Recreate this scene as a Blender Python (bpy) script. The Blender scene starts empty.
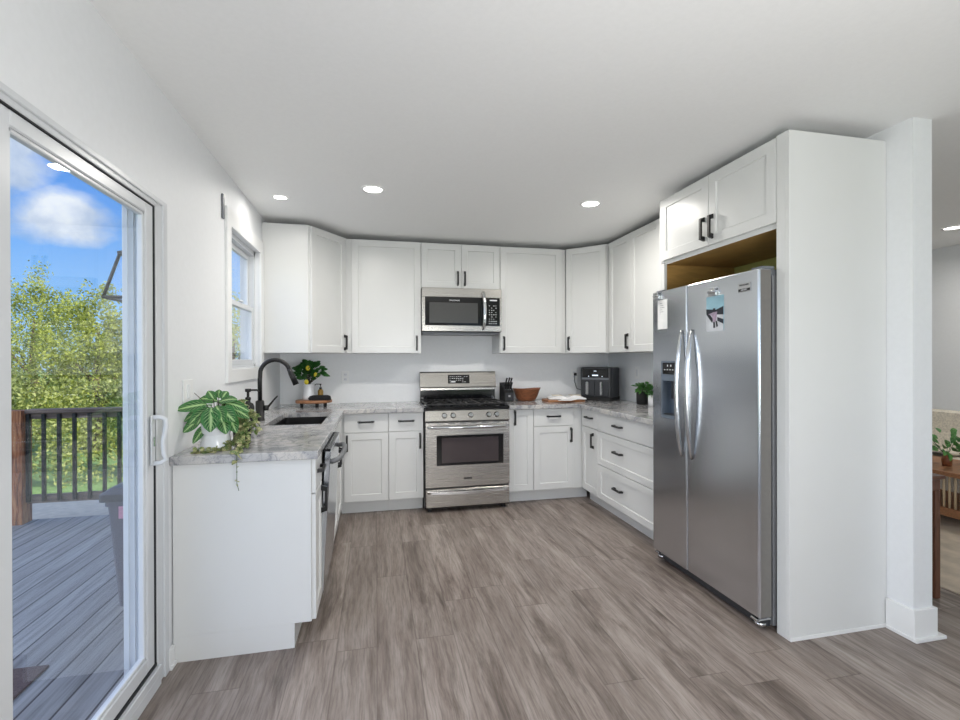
import bpy, bmesh, math, random
from mathutils import Vector, Matrix, noise
random.seed(7)
S = bpy.context.scene
C = S.collection
PI = math.pi

# ------------------------------------------------------------------ camera
XL, XR, YBW, ZC = -0.882, 2.4785, 4.732, 2.473      # left wall, right wall, back wall, ceiling
cam_d = bpy.data.cameras.new('camera'); cam = bpy.data.objects.new('camera', cam_d); C.objects.link(cam)
cam_d.sensor_width = 36; cam_d.sensor_fit = 'HORIZONTAL'; cam_d.lens = 471.13 / 960 * 36; cam_d.clip_start = .05; cam_d.clip_end = 500
def cam_setup(h, yaw, pitch, roll):
    s, c = math.sin(yaw), math.cos(yaw)
    R = Vector((c, -s, 0)); Fw = Vector((s, c, 0)); U = Vector((0, 0, 1))
    s, c = math.sin(pitch), math.cos(pitch)
    F2 = Fw * c + U * s; U2 = U * c - Fw * s
    s, c = math.sin(roll), math.cos(roll)
    R3 = R * c + U2 * s; U3 = U2 * c - R * s
    m = Matrix((R3, U3, -F2)).transposed().to_4x4(); m.translation = (0, 0, h)
    cam.matrix_world = m
cam_setup(1.337, .2171, -.0023, -.003)
S.camera = cam
S.view_settings.view_transform = 'Standard'; S.view_settings.look = 'None'
S.view_settings.gamma = 1; S.view_settings.exposure = 0.0; S.view_settings.use_curve_mapping = False

# ------------------------------------------------------------------ node helpers
def srgb(r, g, b):
    f = lambda v: (v/255/12.92) if v/255 <= .04045 else ((v/255+.055)/1.055)**2.4
    return (f(r), f(g), f(b), 1)
class N:
    def __init__(s, nt): s.nt = nt; s.n = nt.nodes; s.l = nt.links
    def __call__(s, typ, ins=None, **kw):
        n = s.n.new('ShaderNode' + typ)
        for k, v in kw.items(): setattr(n, k, v)
        for k, v in (ins or {}).items():
            if isinstance(v, bpy.types.NodeSocket): s.l.new(v, n.inputs[k])
            else: n.inputs[k].default_value = v
        return n
    def math(s, op, a, b=None, c=None):
        n = s.n.new('ShaderNodeMath'); n.operation = op
        for i, v in enumerate((a, b, c)):
            if v is None: continue
            if isinstance(v, bpy.types.NodeSocket): s.l.new(v, n.inputs[i])
            else: n.inputs[i].default_value = v
        return n.outputs[0]
    def ramp(s, fac, stops, interp='LINEAR'):
        n = s.n.new('ShaderNodeValToRGB'); n.color_ramp.interpolation = interp
        e = n.color_ramp.elements
        while len(e) < len(stops): e.new(.5)
        for x, (p, c) in zip(e, stops): x.position = p; x.color = c
        s.l.new(fac, n.inputs[0]); return n.outputs[0]
    def mix(s, f, a, b, blend='MIX'):
        n = s.n.new('ShaderNodeMix'); n.data_type = 'RGBA'; n.blend_type = blend
        for k, v in ((0, f), (6, a), (7, b)):
            if isinstance(v, bpy.types.NodeSocket): s.l.new(v, n.inputs[k])
            else: n.inputs[k].default_value = v
        return n.outputs[2]
    def bump(s, h, st=.2, d=.01):
        return s('Bump', {'Height': h, 'Strength': st, 'Distance': d}).outputs[0]
M = {}
def mat(name, col, rough=.5, metal=0, spec=.5, build=None, **kw):
    m = bpy.data.materials.new(name); m.use_nodes = True; nt = m.node_tree
    b = nt.nodes['Principled BSDF']
    b.inputs['Base Color'].default_value = col; b.inputs['Roughness'].default_value = rough
    b.inputs['Metallic'].default_value = metal; b.inputs['Specular IOR Level'].default_value = spec
    for k, v in kw.items(): b.inputs[k.replace('_', ' ')].default_value = v
    if build: build(N(nt), b)
    M[name] = m; return m
def noisy(scale=8, amt=.08, stretch=(1, 1, 1), bump=0, rvar=0, detail=4):
    def f(N_, b):
        tc = N_('TexCoord').outputs['Object']
        mp = N_('Mapping', {'Vector': tc, 'Scale': stretch}).outputs[0]
        no = N_('TexNoise', {'Vector': mp, 'Scale': scale, 'Detail': detail}).outputs['Fac']
        c = b.inputs['Base Color'].default_value[:]
        lo = tuple(v*(1-amt) for v in c[:3])+(1,); hi = tuple(min(1, v*(1+amt)) for v in c[:3])+(1,)
        N_.l.new(N_.ramp(no, [(.3, lo), (.7, hi)]), b.inputs['Base Color'])
        if bump: N_.l.new(N_.bump(no, bump, .003), b.inputs['Normal'])
        if rvar:
            r = b.inputs['Roughness'].default_value
            N_.l.new(N_.math('MULTIPLY_ADD', no, rvar, r-rvar/2), b.inputs['Roughness'])
    return f

# ------------------------------------------------------------------ sky and sun
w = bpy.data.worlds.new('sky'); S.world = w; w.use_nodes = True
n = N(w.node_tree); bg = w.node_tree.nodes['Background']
tc = n('TexCoord').outputs['Generated']
sep = n('SeparateXYZ', {0: tc}); el = sep.outputs['Z']
base = n.ramp(el, [(0, srgb(176, 208, 236)), (.07, srgb(150, 198, 244)), (.22, srgb(100, 166, 240)), (.36, srgb(66, 134, 224)), (1, srgb(84, 140, 215))])
def blob(dx, dy, dz, size, sx=1.0):
    d = n('VectorMath', {0: tc, 1: (dx, dy, dz)}, operation='SUBTRACT').outputs[0]
    d = n('VectorMath', {0: d, 1: (1, 1, sx)}, operation='MULTIPLY').outputs[0]
    return n.math('SUBTRACT', 1.0, n.math('DIVIDE', n('VectorMath', {0: d}, operation='LENGTH').outputs['Value'], size))
cn = n('TexNoise', {'Vector': n('Mapping', {'Vector': tc, 'Scale': (1, 1, 1.6)}).outputs[0], 'Scale': 9.0, 'Detail': 8.0, 'Roughness': .58}).outputs['Fac']
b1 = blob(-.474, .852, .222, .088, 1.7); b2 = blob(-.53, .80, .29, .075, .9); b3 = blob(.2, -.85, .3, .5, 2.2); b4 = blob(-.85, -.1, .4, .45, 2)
mx = n.math('MAXIMUM', n.math('MAXIMUM', b1, b2), n.math('MAXIMUM', b3, b4))
cf = n.math('ADD', n.math('MULTIPLY', mx, .9), n.math('SUBTRACT', cn, .56))
cfac = n.ramp(cf, [(.02, (0, 0, 0, 1)), (.34, (1, 1, 1, 1))])
shade = n.ramp(n('TexNoise', {'Vector': tc, 'Scale': 12.0, 'Detail': 5.0}).outputs['Fac'], [(.35, srgb(150, 176, 212)), (.62, srgb(238, 242, 248))])
# added glow in the out-of-view sky, brightens the room through the sliding door
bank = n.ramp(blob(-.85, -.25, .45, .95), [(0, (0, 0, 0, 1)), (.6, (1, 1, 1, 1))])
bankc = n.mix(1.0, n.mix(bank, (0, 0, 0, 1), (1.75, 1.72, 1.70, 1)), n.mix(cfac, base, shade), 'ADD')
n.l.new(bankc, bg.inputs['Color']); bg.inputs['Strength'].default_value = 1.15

def light(name, typ, loc, energy, col=(1, 1, 1), target=None, **kw):
    d = bpy.data.lights.new(name, typ); d.energy = energy; d.color = col
    for k, v in kw.items(): setattr(d, k, v)
    o = bpy.data.objects.new(name, d); C.objects.link(o); o.location = loc
    if target is not None: o.rotation_euler = (Vector(target)-Vector(loc)).to_track_quat('-Z', 'Y').to_euler()
    return o
light('sun', 'SUN', (8, -4.6, 9), 7.5, (1, .93, .80), (-2.2, 1.2, 0), angle=.01)
# unseen fill lamps added behind the camera and at the living room wall
for x, pw in ((0.4, 7), (2.9, 2.5), (4.9, 2.5)):
    light('window_daylight', 'AREA', (x, -3.9, 1.35), pw, (.97, .985, 1), (x-.1, 0, 1.9), shape='RECTANGLE', size=1.9, size_y=1.9)
light('side_window_daylight', 'AREA', (-.86, -1.5, 1.45), 5, (.97, .985, 1), (3, -.6, 1.5), shape='RECTANGLE', size=2.0, size_y=1.5)  # added fill lamp by the left wall, behind the camera
light('bounced_flash', 'AREA', (.6, -2.2, .9), 10, (.98, .99, 1), (.6, -2.0, 3), shape='RECTANGLE', size=2.6, size_y=2.2)  # added lamp aimed upward to brighten the ceiling
light('front_fill', 'AREA', (.75, -.35, 1.15), 40, (1, .988, .97), (.55, 3.4, 2.47), shape='DISK', size=.9)  # added lamp aimed up and forward, lifts the far ceiling and cabinets
light('living_window_daylight', 'AREA', (5.6, .2, 1.4), 5, (.97, .985, 1), (0, 1.2, 1.6), shape='RECTANGLE', size=2.4, size_y=1.5)  # added fill lamp in front of a solid wall
CAN_XY = [(-.649, 3.518), (-.016, 3.226), (1.538, 3.198), (4.93, 3.132)]          # in the picture

# ------------------------------------------------------------------ materials
mat('wall_paint', srgb(234, 236, 238), .55, build=noisy(40, .012, bump=.05))
mat('ceiling_paint', srgb(243, 244, 244), .8, build=noisy(60, .012, bump=.04))
mat('cabinet_white', srgb(221, 222, 221), .32, build=noisy(5, .008))
mat('trim_white', srgb(238, 239, 239), .35, build=noisy(9, .008))
mat('vinyl_white', srgb(212, 215, 218), .28, build=noisy(9, .008))
mat('gasket', srgb(38, 40, 44), .6, build=noisy(20, .05))
mat('black_metal', srgb(18, 18, 19), .38, build=noisy(30, .1))
mat('black_gloss', srgb(14, 14, 16), .08, build=noisy(10, .05))
mat('black_matte', srgb(24, 24, 25), .6, build=noisy(30, .15))
mat('cast_iron', srgb(30, 30, 31), .5, build=noisy(60, .2, bump=.3))
mat('chrome', srgb(205, 206, 208), .16, 1, build=noisy(10, .03))
def brushed(axis):
    st = [120, 120, 120]; st[axis] = 1.0
    def f(N_, b):
        tc_ = N_('TexCoord').outputs['Object']
        mp = N_('Mapping', {'Vector': tc_, 'Scale': tuple(st)}).outputs[0]
        no = N_('TexNoise', {'Vector': mp, 'Scale': 1.0, 'Detail': 3.0}).outputs['Fac']
        c = b.inputs['Base Color'].default_value[:]
        N_.l.new(N_.ramp(no, [(.25, tuple(v*.99 for v in c[:3])+(1,)), (.75, tuple(min(1, v*1.01) for v in c[:3])+(1,))]), b.inputs['Base Color'])
        r = b.inputs['Roughness'].default_value
        N_.l.new(N_.math('MULTIPLY_ADD', no, .04, r-.02), b.inputs['Roughness'])
    return f
mat('stainless', srgb(178, 174, 168), .27, 1, build=brushed(0))
mat('stainless_fridge', srgb(208, 212, 218), .22, 1, build=brushed(2))
mat('fridge_side', srgb(120, 122, 125), .45, .3, build=noisy(80, .04, bump=.1))
mat('door_edge', srgb(122, 119, 115), .5, .2, build=noisy(40, .04))
mat('grey_plastic', srgb(110, 114, 120), .4, build=noisy(20, .04))
mat('dark_plastic', srgb(46, 48, 52), .4, build=noisy(20, .06))
mat('dispenser_grey', srgb(128, 140, 154), .3, .5, build=noisy(20, .04))
mat('oven_glass', srgb(66, 58, 60), .06, build=noisy(3, .1), Coat_Weight=.4)
mat('mesh_glass', srgb(74, 74, 73), .18, build=noisy(300, .12))
mat('white_print', srgb(228, 230, 232), .5, build=noisy(20, .02))
mat('ceramic_white', srgb(232, 234, 238), .2, build=noisy(12, .01))
mat('plaster_pot', srgb(226, 227, 228), .55, build=noisy(50, .03, bump=.1))
mat('soil', srgb(60, 44, 34), .9, build=noisy(60, .4, bump=.6))
mat('wood_brown', srgb(134, 82, 52), .4, build=noisy(6, .3, (2, 14, 14), .05))
mat('wood_walnut', srgb(96, 60, 42), .45, build=noisy(8, .25, (14, 14, 2), .05))
mat('wood_board', srgb(160, 112, 78), .45, build=noisy(6, .22, (2, 12, 12), .05))
mat('wood_light', srgb(206, 184, 150), .55, build=noisy(8, .1, (2, 14, 14), .05))
mat('plywood', srgb(176, 138, 78), .5, build=noisy(5, .12, (2, 2, 10), .02))
mat('recess_wall', srgb(196, 194, 120), .6, build=noisy(10, .03))
mat('book_page', srgb(214, 205, 190), .7, build=noisy(14, .12))
mat('paper', srgb(240, 240, 240), .7, build=noisy(60, .03))
mat('book_cover', srgb(62, 66, 70), .5, build=noisy(14, .1))
mat('photo_sky', srgb(150, 190, 205), .3, build=noisy(12, .1))
mat('photo_snow', srgb(205, 208, 214), .3, build=noisy(20, .12))
mat('photo_dark', srgb(24, 30, 42), .3, build=noisy(40, .5))
mat('photo_coat', srgb(168, 150, 170), .3, build=noisy(60, .2))
mat('cloth_black', srgb(27, 27, 30), .9, build=noisy(120, .2, bump=.5))
mat('lemon', srgb(226, 208, 60), .4, build=noisy(30, .06, bump=.2))
mat('amber', srgb(150, 118, 40), .15, build=noisy(20, .1), Transmission_Weight=.2)
mat('stem_green', srgb(74, 94, 52), .6, build=noisy(40, .2))
mat('stem_dark', srgb(52, 50, 36), .6, build=noisy(40, .2))
mat('sofa_fabric', srgb(222, 214, 200), .9, build=noisy(90, .08, bump=.4))
mat('pillow_fabric', srgb(214, 190, 164), .9, build=noisy(70, .14, bump=.5))
mat('throw_fabric', srgb(230, 222, 206), .95, build=noisy(60, .18, bump=.8))
mat('floor_lino', srgb(200, 205, 212), .5, build=noisy(10, .03))
mat('trash_grey', srgb(96, 96, 108), .5, build=noisy(20, .06))
mat('trash_lid', srgb(58, 60, 68), .45, build=noisy(20, .06))
mat('pink_label', srgb(212, 150, 168), .6, build=noisy(60, .15))
mat('concrete', srgb(204, 190, 168), .85, build=noisy(14, .12, bump=.3))
mat('siding', srgb(186, 194, 204), .6, build=noisy(9, .03))
mat('roofing', srgb(96, 94, 92), .9, build=noisy(30, .2))
mat('doormat', srgb(92, 76, 74), .95, build=noisy(120, .3, bump=.8))
mat('bark', srgb(92, 74, 58), .9, build=noisy(20, .3, (6, 6, 1), .5))
def emat(name, col, st):
    m = bpy.data.materials.new(name); m.use_nodes = True; nn = N(m.node_tree)
    b = m.node_tree.nodes['Principled BSDF']; b.inputs['Emission Color'].default_value = col; b.inputs['Emission Strength'].default_value = st
    b.inputs['Base Color'].default_value = col; M[name] = m
emat('lamp_glow', (1, .97, .92, 1), 6.0); emat('display_glow', (.75, .85, 1, 1), .9)
def glass_mat(name, tint, refl=1.0):
    m = bpy.data.materials.new(name); m.use_nodes = True; nn = N(m.node_tree)
    m.node_tree.nodes.remove(m.node_tree.nodes['Principled BSDF'])
    t = nn('BsdfTransparent', {'Color': tint}).outputs[0]; g = nn('BsdfGlossy', {'Roughness': 0.0, 'Color': (1, 1, 1, 1)}).outputs[0]
    ge = nn('NewGeometry'); dt = nn('VectorMath', {0: ge.outputs['Incoming'], 1: ge.outputs['Normal']}, operation='DOT_PRODUCT').outputs['Value']
    f = nn.math('MULTIPLY_ADD', nn.math('POWER', nn.math('SUBTRACT', 1.0, nn.math('ABSOLUTE', dt)), 5.0), .9, .035)
    f = nn.math('MULTIPLY', f, refl)
    mx_ = nn('MixShader', {0: f, 1: t, 2: g}).outputs[0]
    nn.l.new(mx_, m.node_tree.nodes['Material Output'].inputs[0]); M[name] = m
glass_mat('window_glass', (.96, .98, 1, 1)); glass_mat('lantern_glass', (.9, .95, 1, 1))

def floor_build(N_, b):
    P = N_('TexCoord').outputs['Object']; sp = N_('SeparateXYZ', {0: P}); x, y = sp.outputs[0], sp.outputs[1]
    W, L = .182, 1.22
    px = N_.math('DIVIDE', x, W); ix = N_.math('FLOOR', px)
    off = N_('TexWhiteNoise', {'W': ix}, noise_dimensions='1D').outputs['Value']
    py = N_.math('ADD', N_.math('DIVIDE', y, L), off); iy = N_.math('FLOOR', py)
    idv = N_('CombineXYZ', {0: ix, 1: iy, 2: 3.3}).outputs[0]
    rnd = N_('TexWhiteNoise', {'Vector': idv}, noise_dimensions='3D').outputs['Value']
    rc = N_('TexWhiteNoise', {'Vector': idv}, noise_dimensions='3D').outputs['Color']
    offv = N_('VectorMath', {0: rc, 1: (30, 30, 30)}, operation='MULTIPLY').outputs[0]
    wob = N_('TexNoise', {'Vector': N_('VectorMath', {0: P, 1: offv}, operation='ADD').outputs[0], 'Scale': 3.0, 'Detail': 2.0}).outputs['Fac']
    wx = N_('CombineXYZ', {0: N_.math('MULTIPLY', N_.math('SUBTRACT', wob, .5), .03), 1: 0.0, 2: 0.0}).outputs[0]
    Pw = N_('VectorMath', {0: P, 1: wx}, operation='ADD').outputs[0]
    def stretched(f_): return N_('VectorMath', {0: N_('VectorMath', {0: Pw, 1: (1, f_, 1)}, operation='MULTIPLY').outputs[0], 1: offv}, operation='ADD').outputs[0]
    g1 = N_('TexNoise', {'Vector': stretched(.11), 'Scale': 16.0, 'Detail': 8.0, 'Roughness': .7, 'Distortion': .25}).outputs['Fac']
    g2 = N_('TexNoise', {'Vector': stretched(.045), 'Scale': 110.0, 'Detail': 3.0, 'Roughness': .7}).outputs['Fac']
    g3 = N_('TexNoise', {'Vector': stretched(.14), 'Scale': 7.5, 'Detail': 7.0, 'Roughness': .68, 'Distortion': .5}).outputs['Fac']
    c = N_.ramp(g1, [(.30, srgb(101, 89, 83)), (.42, srgb(130, 118, 111)), (.54, srgb(149, 138, 131)), (.70, srgb(168, 158, 152))])
    streak = N_.ramp(g2, [(.36, (.70, .69, .68, 1)), (.54, (1.05, 1.05, 1.05, 1))])
    c = N_.mix(.9, c, streak, 'MULTIPLY')
    knot = N_.ramp(g3, [(.33, (.42, .38, .36, 1)), (.39, (.68, .66, .64, 1)), (.46, (1, 1, 1, 1))])
    c = N_.mix(.9, c, knot, 'MULTIPLY')
    tone = N_.ramp(rnd, [(0, (.86, .85, .84, 1)), (1, (1.08, 1.08, 1.08, 1))])
    c = N_.mix(1.0, c, tone, 'MULTIPLY')
    fx = N_.math('FRACT', px); fy = N_.math('FRACT', py)
    ex = N_.math('MULTIPLY', N_.math('MINIMUM', fx, N_.math('SUBTRACT', 1.0, fx)), W)
    ey = N_.math('MULTIPLY', N_.math('MINIMUM', fy, N_.math('SUBTRACT', 1.0, fy)), L)
    e = N_.math('MINIMUM', ex, ey)
    seam = N_.ramp(e, [(.0004, (.62, .6, .58, 1)), (.0022, (1, 1, 1, 1))])
    c = N_.mix(1.0, c, seam, 'MULTIPLY')
    N_.l.new(c, b.inputs['Base Color'])
    N_.l.new(N_.math('MULTIPLY_ADD', g2, .16, .36), b.inputs['Roughness'])
    N_.l.new(N_.bump(N_.math('ADD', g2, N_.math('MULTIPLY', N_.ramp(e, [(0, (0, 0, 0, 1)), (.003, (1, 1, 1, 1))]), 2.0)), .12, .001), b.inputs['Normal'])
mat('plank_floor', (.3, .25, .22, 1), .42, build=floor_build)
def stone_build(N_, b):
    P = N_('TexCoord').outputs['Object']
    wv = N_('TexNoise', {'Vector': P, 'Scale': 3.2, 'Detail': 6.0, 'Roughness': .6, 'Distortion': 1.6}).outputs['Fac']
    v = N_.math('ABSOLUTE', N_.math('SUBTRACT', wv, .5))
    vein = N_.ramp(v, [(0, srgb(150, 156, 166)), (.012, srgb(196, 199, 204)), (.05, (1, 1, 1, 1))])
    v2 = N_.math('ABSOLUTE', N_.math('SUBTRACT', N_('TexNoise', {'Vector': P, 'Scale': 11.0, 'Detail': 5.0, 'Distortion': 2.2}).outputs['Fac'], .5))
    vein2 = N_.ramp(v2, [(0, srgb(168, 172, 180)), (.02, (1, 1, 1, 1))])
    cl = N_('TexNoise', {'Vector': P, 'Scale': 4.0, 'Detail': 6.0, 'Roughness': .65, 'Distortion': 1.0}).outputs['Fac']
    c = N_.ramp(cl, [(.34, srgb(160, 161, 164)), (.5, srgb(188, 187, 187)), (.66, srgb(206, 202, 197))])
    sp = N_('TexNoise', {'Vector': P, 'Scale': 90.0, 'Detail': 4.0}).outputs['Fac']
    spk = N_.ramp(sp, [(.36, (.80, .81, .83, 1)), (.5, (1, 1, 1, 1))])
    c = N_.mix(.7, c, vein, 'MULTIPLY'); c = N_.mix(.6, c, vein2, 'MULTIPLY'); c = N_.mix(.5, c, spk, 'MULTIPLY')
    N_.l.new(c, b.inputs['Base Color'])
mat('stone', (.6, .6, .6, 1), .13, build=stone_build)
def deck_build(N_, b):
    P = N_('TexCoord').outputs['Object']; sp = N_('SeparateXYZ', {0: P})
    px = N_.math('DIVIDE', sp.outputs[0], .142); ix = N_.math('FLOOR', px); fx = N_.math('FRACT', px)
    rnd = N_('TexWhiteNoise', {'W': ix}, noise_dimensions='1D').outputs['Value']
    off = N_('CombineXYZ', {0: rnd, 1: N_.math('MULTIPLY', rnd, 17.0), 2: 0.0}).outputs[0]
    gp = N_('VectorMath', {0: N_('VectorMath', {0: P, 1: (1, .05, 1)}, operation='MULTIPLY').outputs[0], 1: off}, operation='ADD').outputs[0]
    g = N_('TexNoise', {'Vector': gp, 'Scale': 55.0, 'Detail': 5.0, 'Distortion': .5}).outputs['Fac']
    c = N_.ramp(g, [(.32, srgb(118, 117, 115)), (.5, srgb(142, 141, 139)), (.7, srgb(158, 157, 155))])
    c = N_.mix(1.0, c, N_.ramp(rnd, [(0, (.88, .88, .88, 1)), (1, (1.1, 1.1, 1.1, 1))]), 'MULTIPLY')
    e = N_.math('MINIMUM', fx, N_.math('SUBTRACT', 1.0, fx))
    c = N_.mix(1.0, c, N_.ramp(e, [(.022, (.09, .09, .1, 1)), (.045, (1, 1, 1, 1))]), 'MULTIPLY')
    N_.l.new(c, b.inputs['Base Color'])
    N_.l.new(N_.bump(g, .3, .003), b.inputs['Normal'])
mat('deck_boards', (.4, .4, .45, 1), .75, build=deck_build)
def post_build(N_, b):
    P = N_('TexCoord').outputs['Object']
    g = N_('TexNoise', {'Vector': N_('Mapping', {'Vector': P, 'Scale': (1, 1, .1)}).outputs[0], 'Scale': 40.0, 'Detail': 4.0, 'Distortion': .8}).outputs['Fac']
    N_.l.new(N_.ramp(g, [(.3, srgb(84, 46, 30)), (.5, srgb(164, 100, 62)), (.68, srgb(196, 138, 92))]), b.inputs['Base Color'])
mat('weathered_post', (.4, .25, .15, 1), .8, build=post_build)
def rail_build(N_, b):
    P = N_('TexCoord').outputs['Object']
    g = N_('TexNoise', {'Vector': N_('Mapping', {'Vector': P, 'Scale': (.1, 1, 1)}).outputs[0], 'Scale': 40.0, 'Detail': 4.0}).outputs['Fac']
    N_.l.new(N_.ramp(g, [(.3, srgb(96, 80, 70)), (.7, srgb(150, 128, 110))]), b.inputs['Base Color'])
mat('weathered_rail', (.3, .25, .2, 1), .8, build=rail_build)
def leaf_build(stops, sc=3.0, transl=.35):
    def f(N_, b):
        P = N_('TexCoord').outputs['Object']
        g = N_('TexNoise', {'Vector': P, 'Scale': sc, 'Detail': 3.0}).outputs['Fac']
        g2 = N_('TexNoise', {'Vector': P, 'Scale': sc*14, 'Detail': 1.0}).outputs['Fac']
        s_ = N_.math('ADD', N_.math('MULTIPLY', g, .5), N_.math('MULTIPLY', g2, .5))
        c = N_.ramp(s_, stops); N_.l.new(c, b.inputs['Base Color'])
        tr = N_('BsdfTranslucent', {'Color': c}).outputs[0]
        ms = N_('MixShader', {0: transl, 1: b.outputs[0], 2: tr}).outputs[0]
        N_.l.new(ms, N_.nt.nodes['Material Output'].inputs[0])
    return f
mat('tree_leaves', (.2, .3, .05, 1), .6, build=leaf_build([(.34, srgb(84, 94, 36)), (.45, srgb(140, 150, 60)), (.56, srgb(186, 192, 92)), (.68, srgb(214, 214, 130))]))
mat('hedge_leaves', (.2, .3, .05, 1), .6, build=leaf_build([(.34, srgb(84, 96, 44)), (.48, srgb(146, 156, 80)), (.64, srgb(196, 200, 130))]))
mat('grass_blades', (.2, .3, .05, 1), .7, build=leaf_build([(.34, srgb(96, 132, 70)), (.6, srgb(150, 178, 96))], 5))
mat('lawn_ground', srgb(104, 134, 74), .9, build=noisy(20, .25, bump=.4))
mat('lemon_leaves', (.1, .2, .05, 1), .35, build=leaf_build([(.34, srgb(22, 62, 30)), (.6, srgb(56, 110, 48))], 20, .15))
mat('herb_leaves', (.1, .3, .05, 1), .45, build=leaf_build([(.34, srgb(40, 96, 44)), (.6, srgb(104, 160, 84))], 25, .2))
mat('variegated_leaves', (.1, .3, .05, 1), .45, build=leaf_build([(.36, srgb(52, 88, 44)), (.48, srgb(104, 134, 70)), (.56, srgb(196, 190, 140)), (.66, srgb(216, 200, 168))], 30, .2))
mat('pothos_leaves', (.1, .3, .05, 1), .4, build=leaf_build([(.36, srgb(40, 100, 50)), (.6, srgb(112, 168, 92))], 8, .2))
mat('rug_weave', srgb(206, 192, 174), .95, build=noisy(9, .16, bump=.5, detail=8))
def calathea(N_, b):
    uv = N_('UVMap').outputs[0]; sp = N_('SeparateXYZ', {0: uv}); u, v = sp.outputs[0], sp.outputs[1]
    a = N_.math('ABSOLUTE', N_.math('SUBTRACT', v, .5))
    k = N_.math('FRACT', N_.math('MULTIPLY', N_.math('SUBTRACT', u, N_.math('MULTIPLY', a, .7)), 7.0))
    k = N_.math('ABSOLUTE', N_.math('SUBTRACT', k, .5))
    vein = N_.ramp(k, [(.04, (.85, .85, .85, 1)), (.11, (0, 0, 0, 1))])
    mid = N_.ramp(a, [(.03, (1, 1, 1, 1)), (.09, (0, 0, 0, 1))])
    fade = N_.ramp(a, [(.3, (1, 1, 1, 1)), (.42, (0, 0, 0, 1))])
    band = N_.ramp(a, [(.10, srgb(96, 152, 80)), (.16, srgb(30, 84, 40)), (.44, srgb(66, 128, 66))])
    vf = N_.math('MAXIMUM', N_.math('MULTIPLY', vein, fade), mid)
    c = N_.mix(vf, band, srgb(190, 218, 158)); N_.l.new(c, b.inputs['Base Color'])
    tr = N_('BsdfTranslucent', {'Color': c}).outputs[0]
    ms = N_('MixShader', {0: .15, 1: b.outputs[0], 2: tr}).outputs[0]
    N_.l.new(ms, N_.nt.nodes['Material Output'].inputs[0])
mat('prayer_leaves', (.1, .3, .1, 1), .4, build=calathea)

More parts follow.
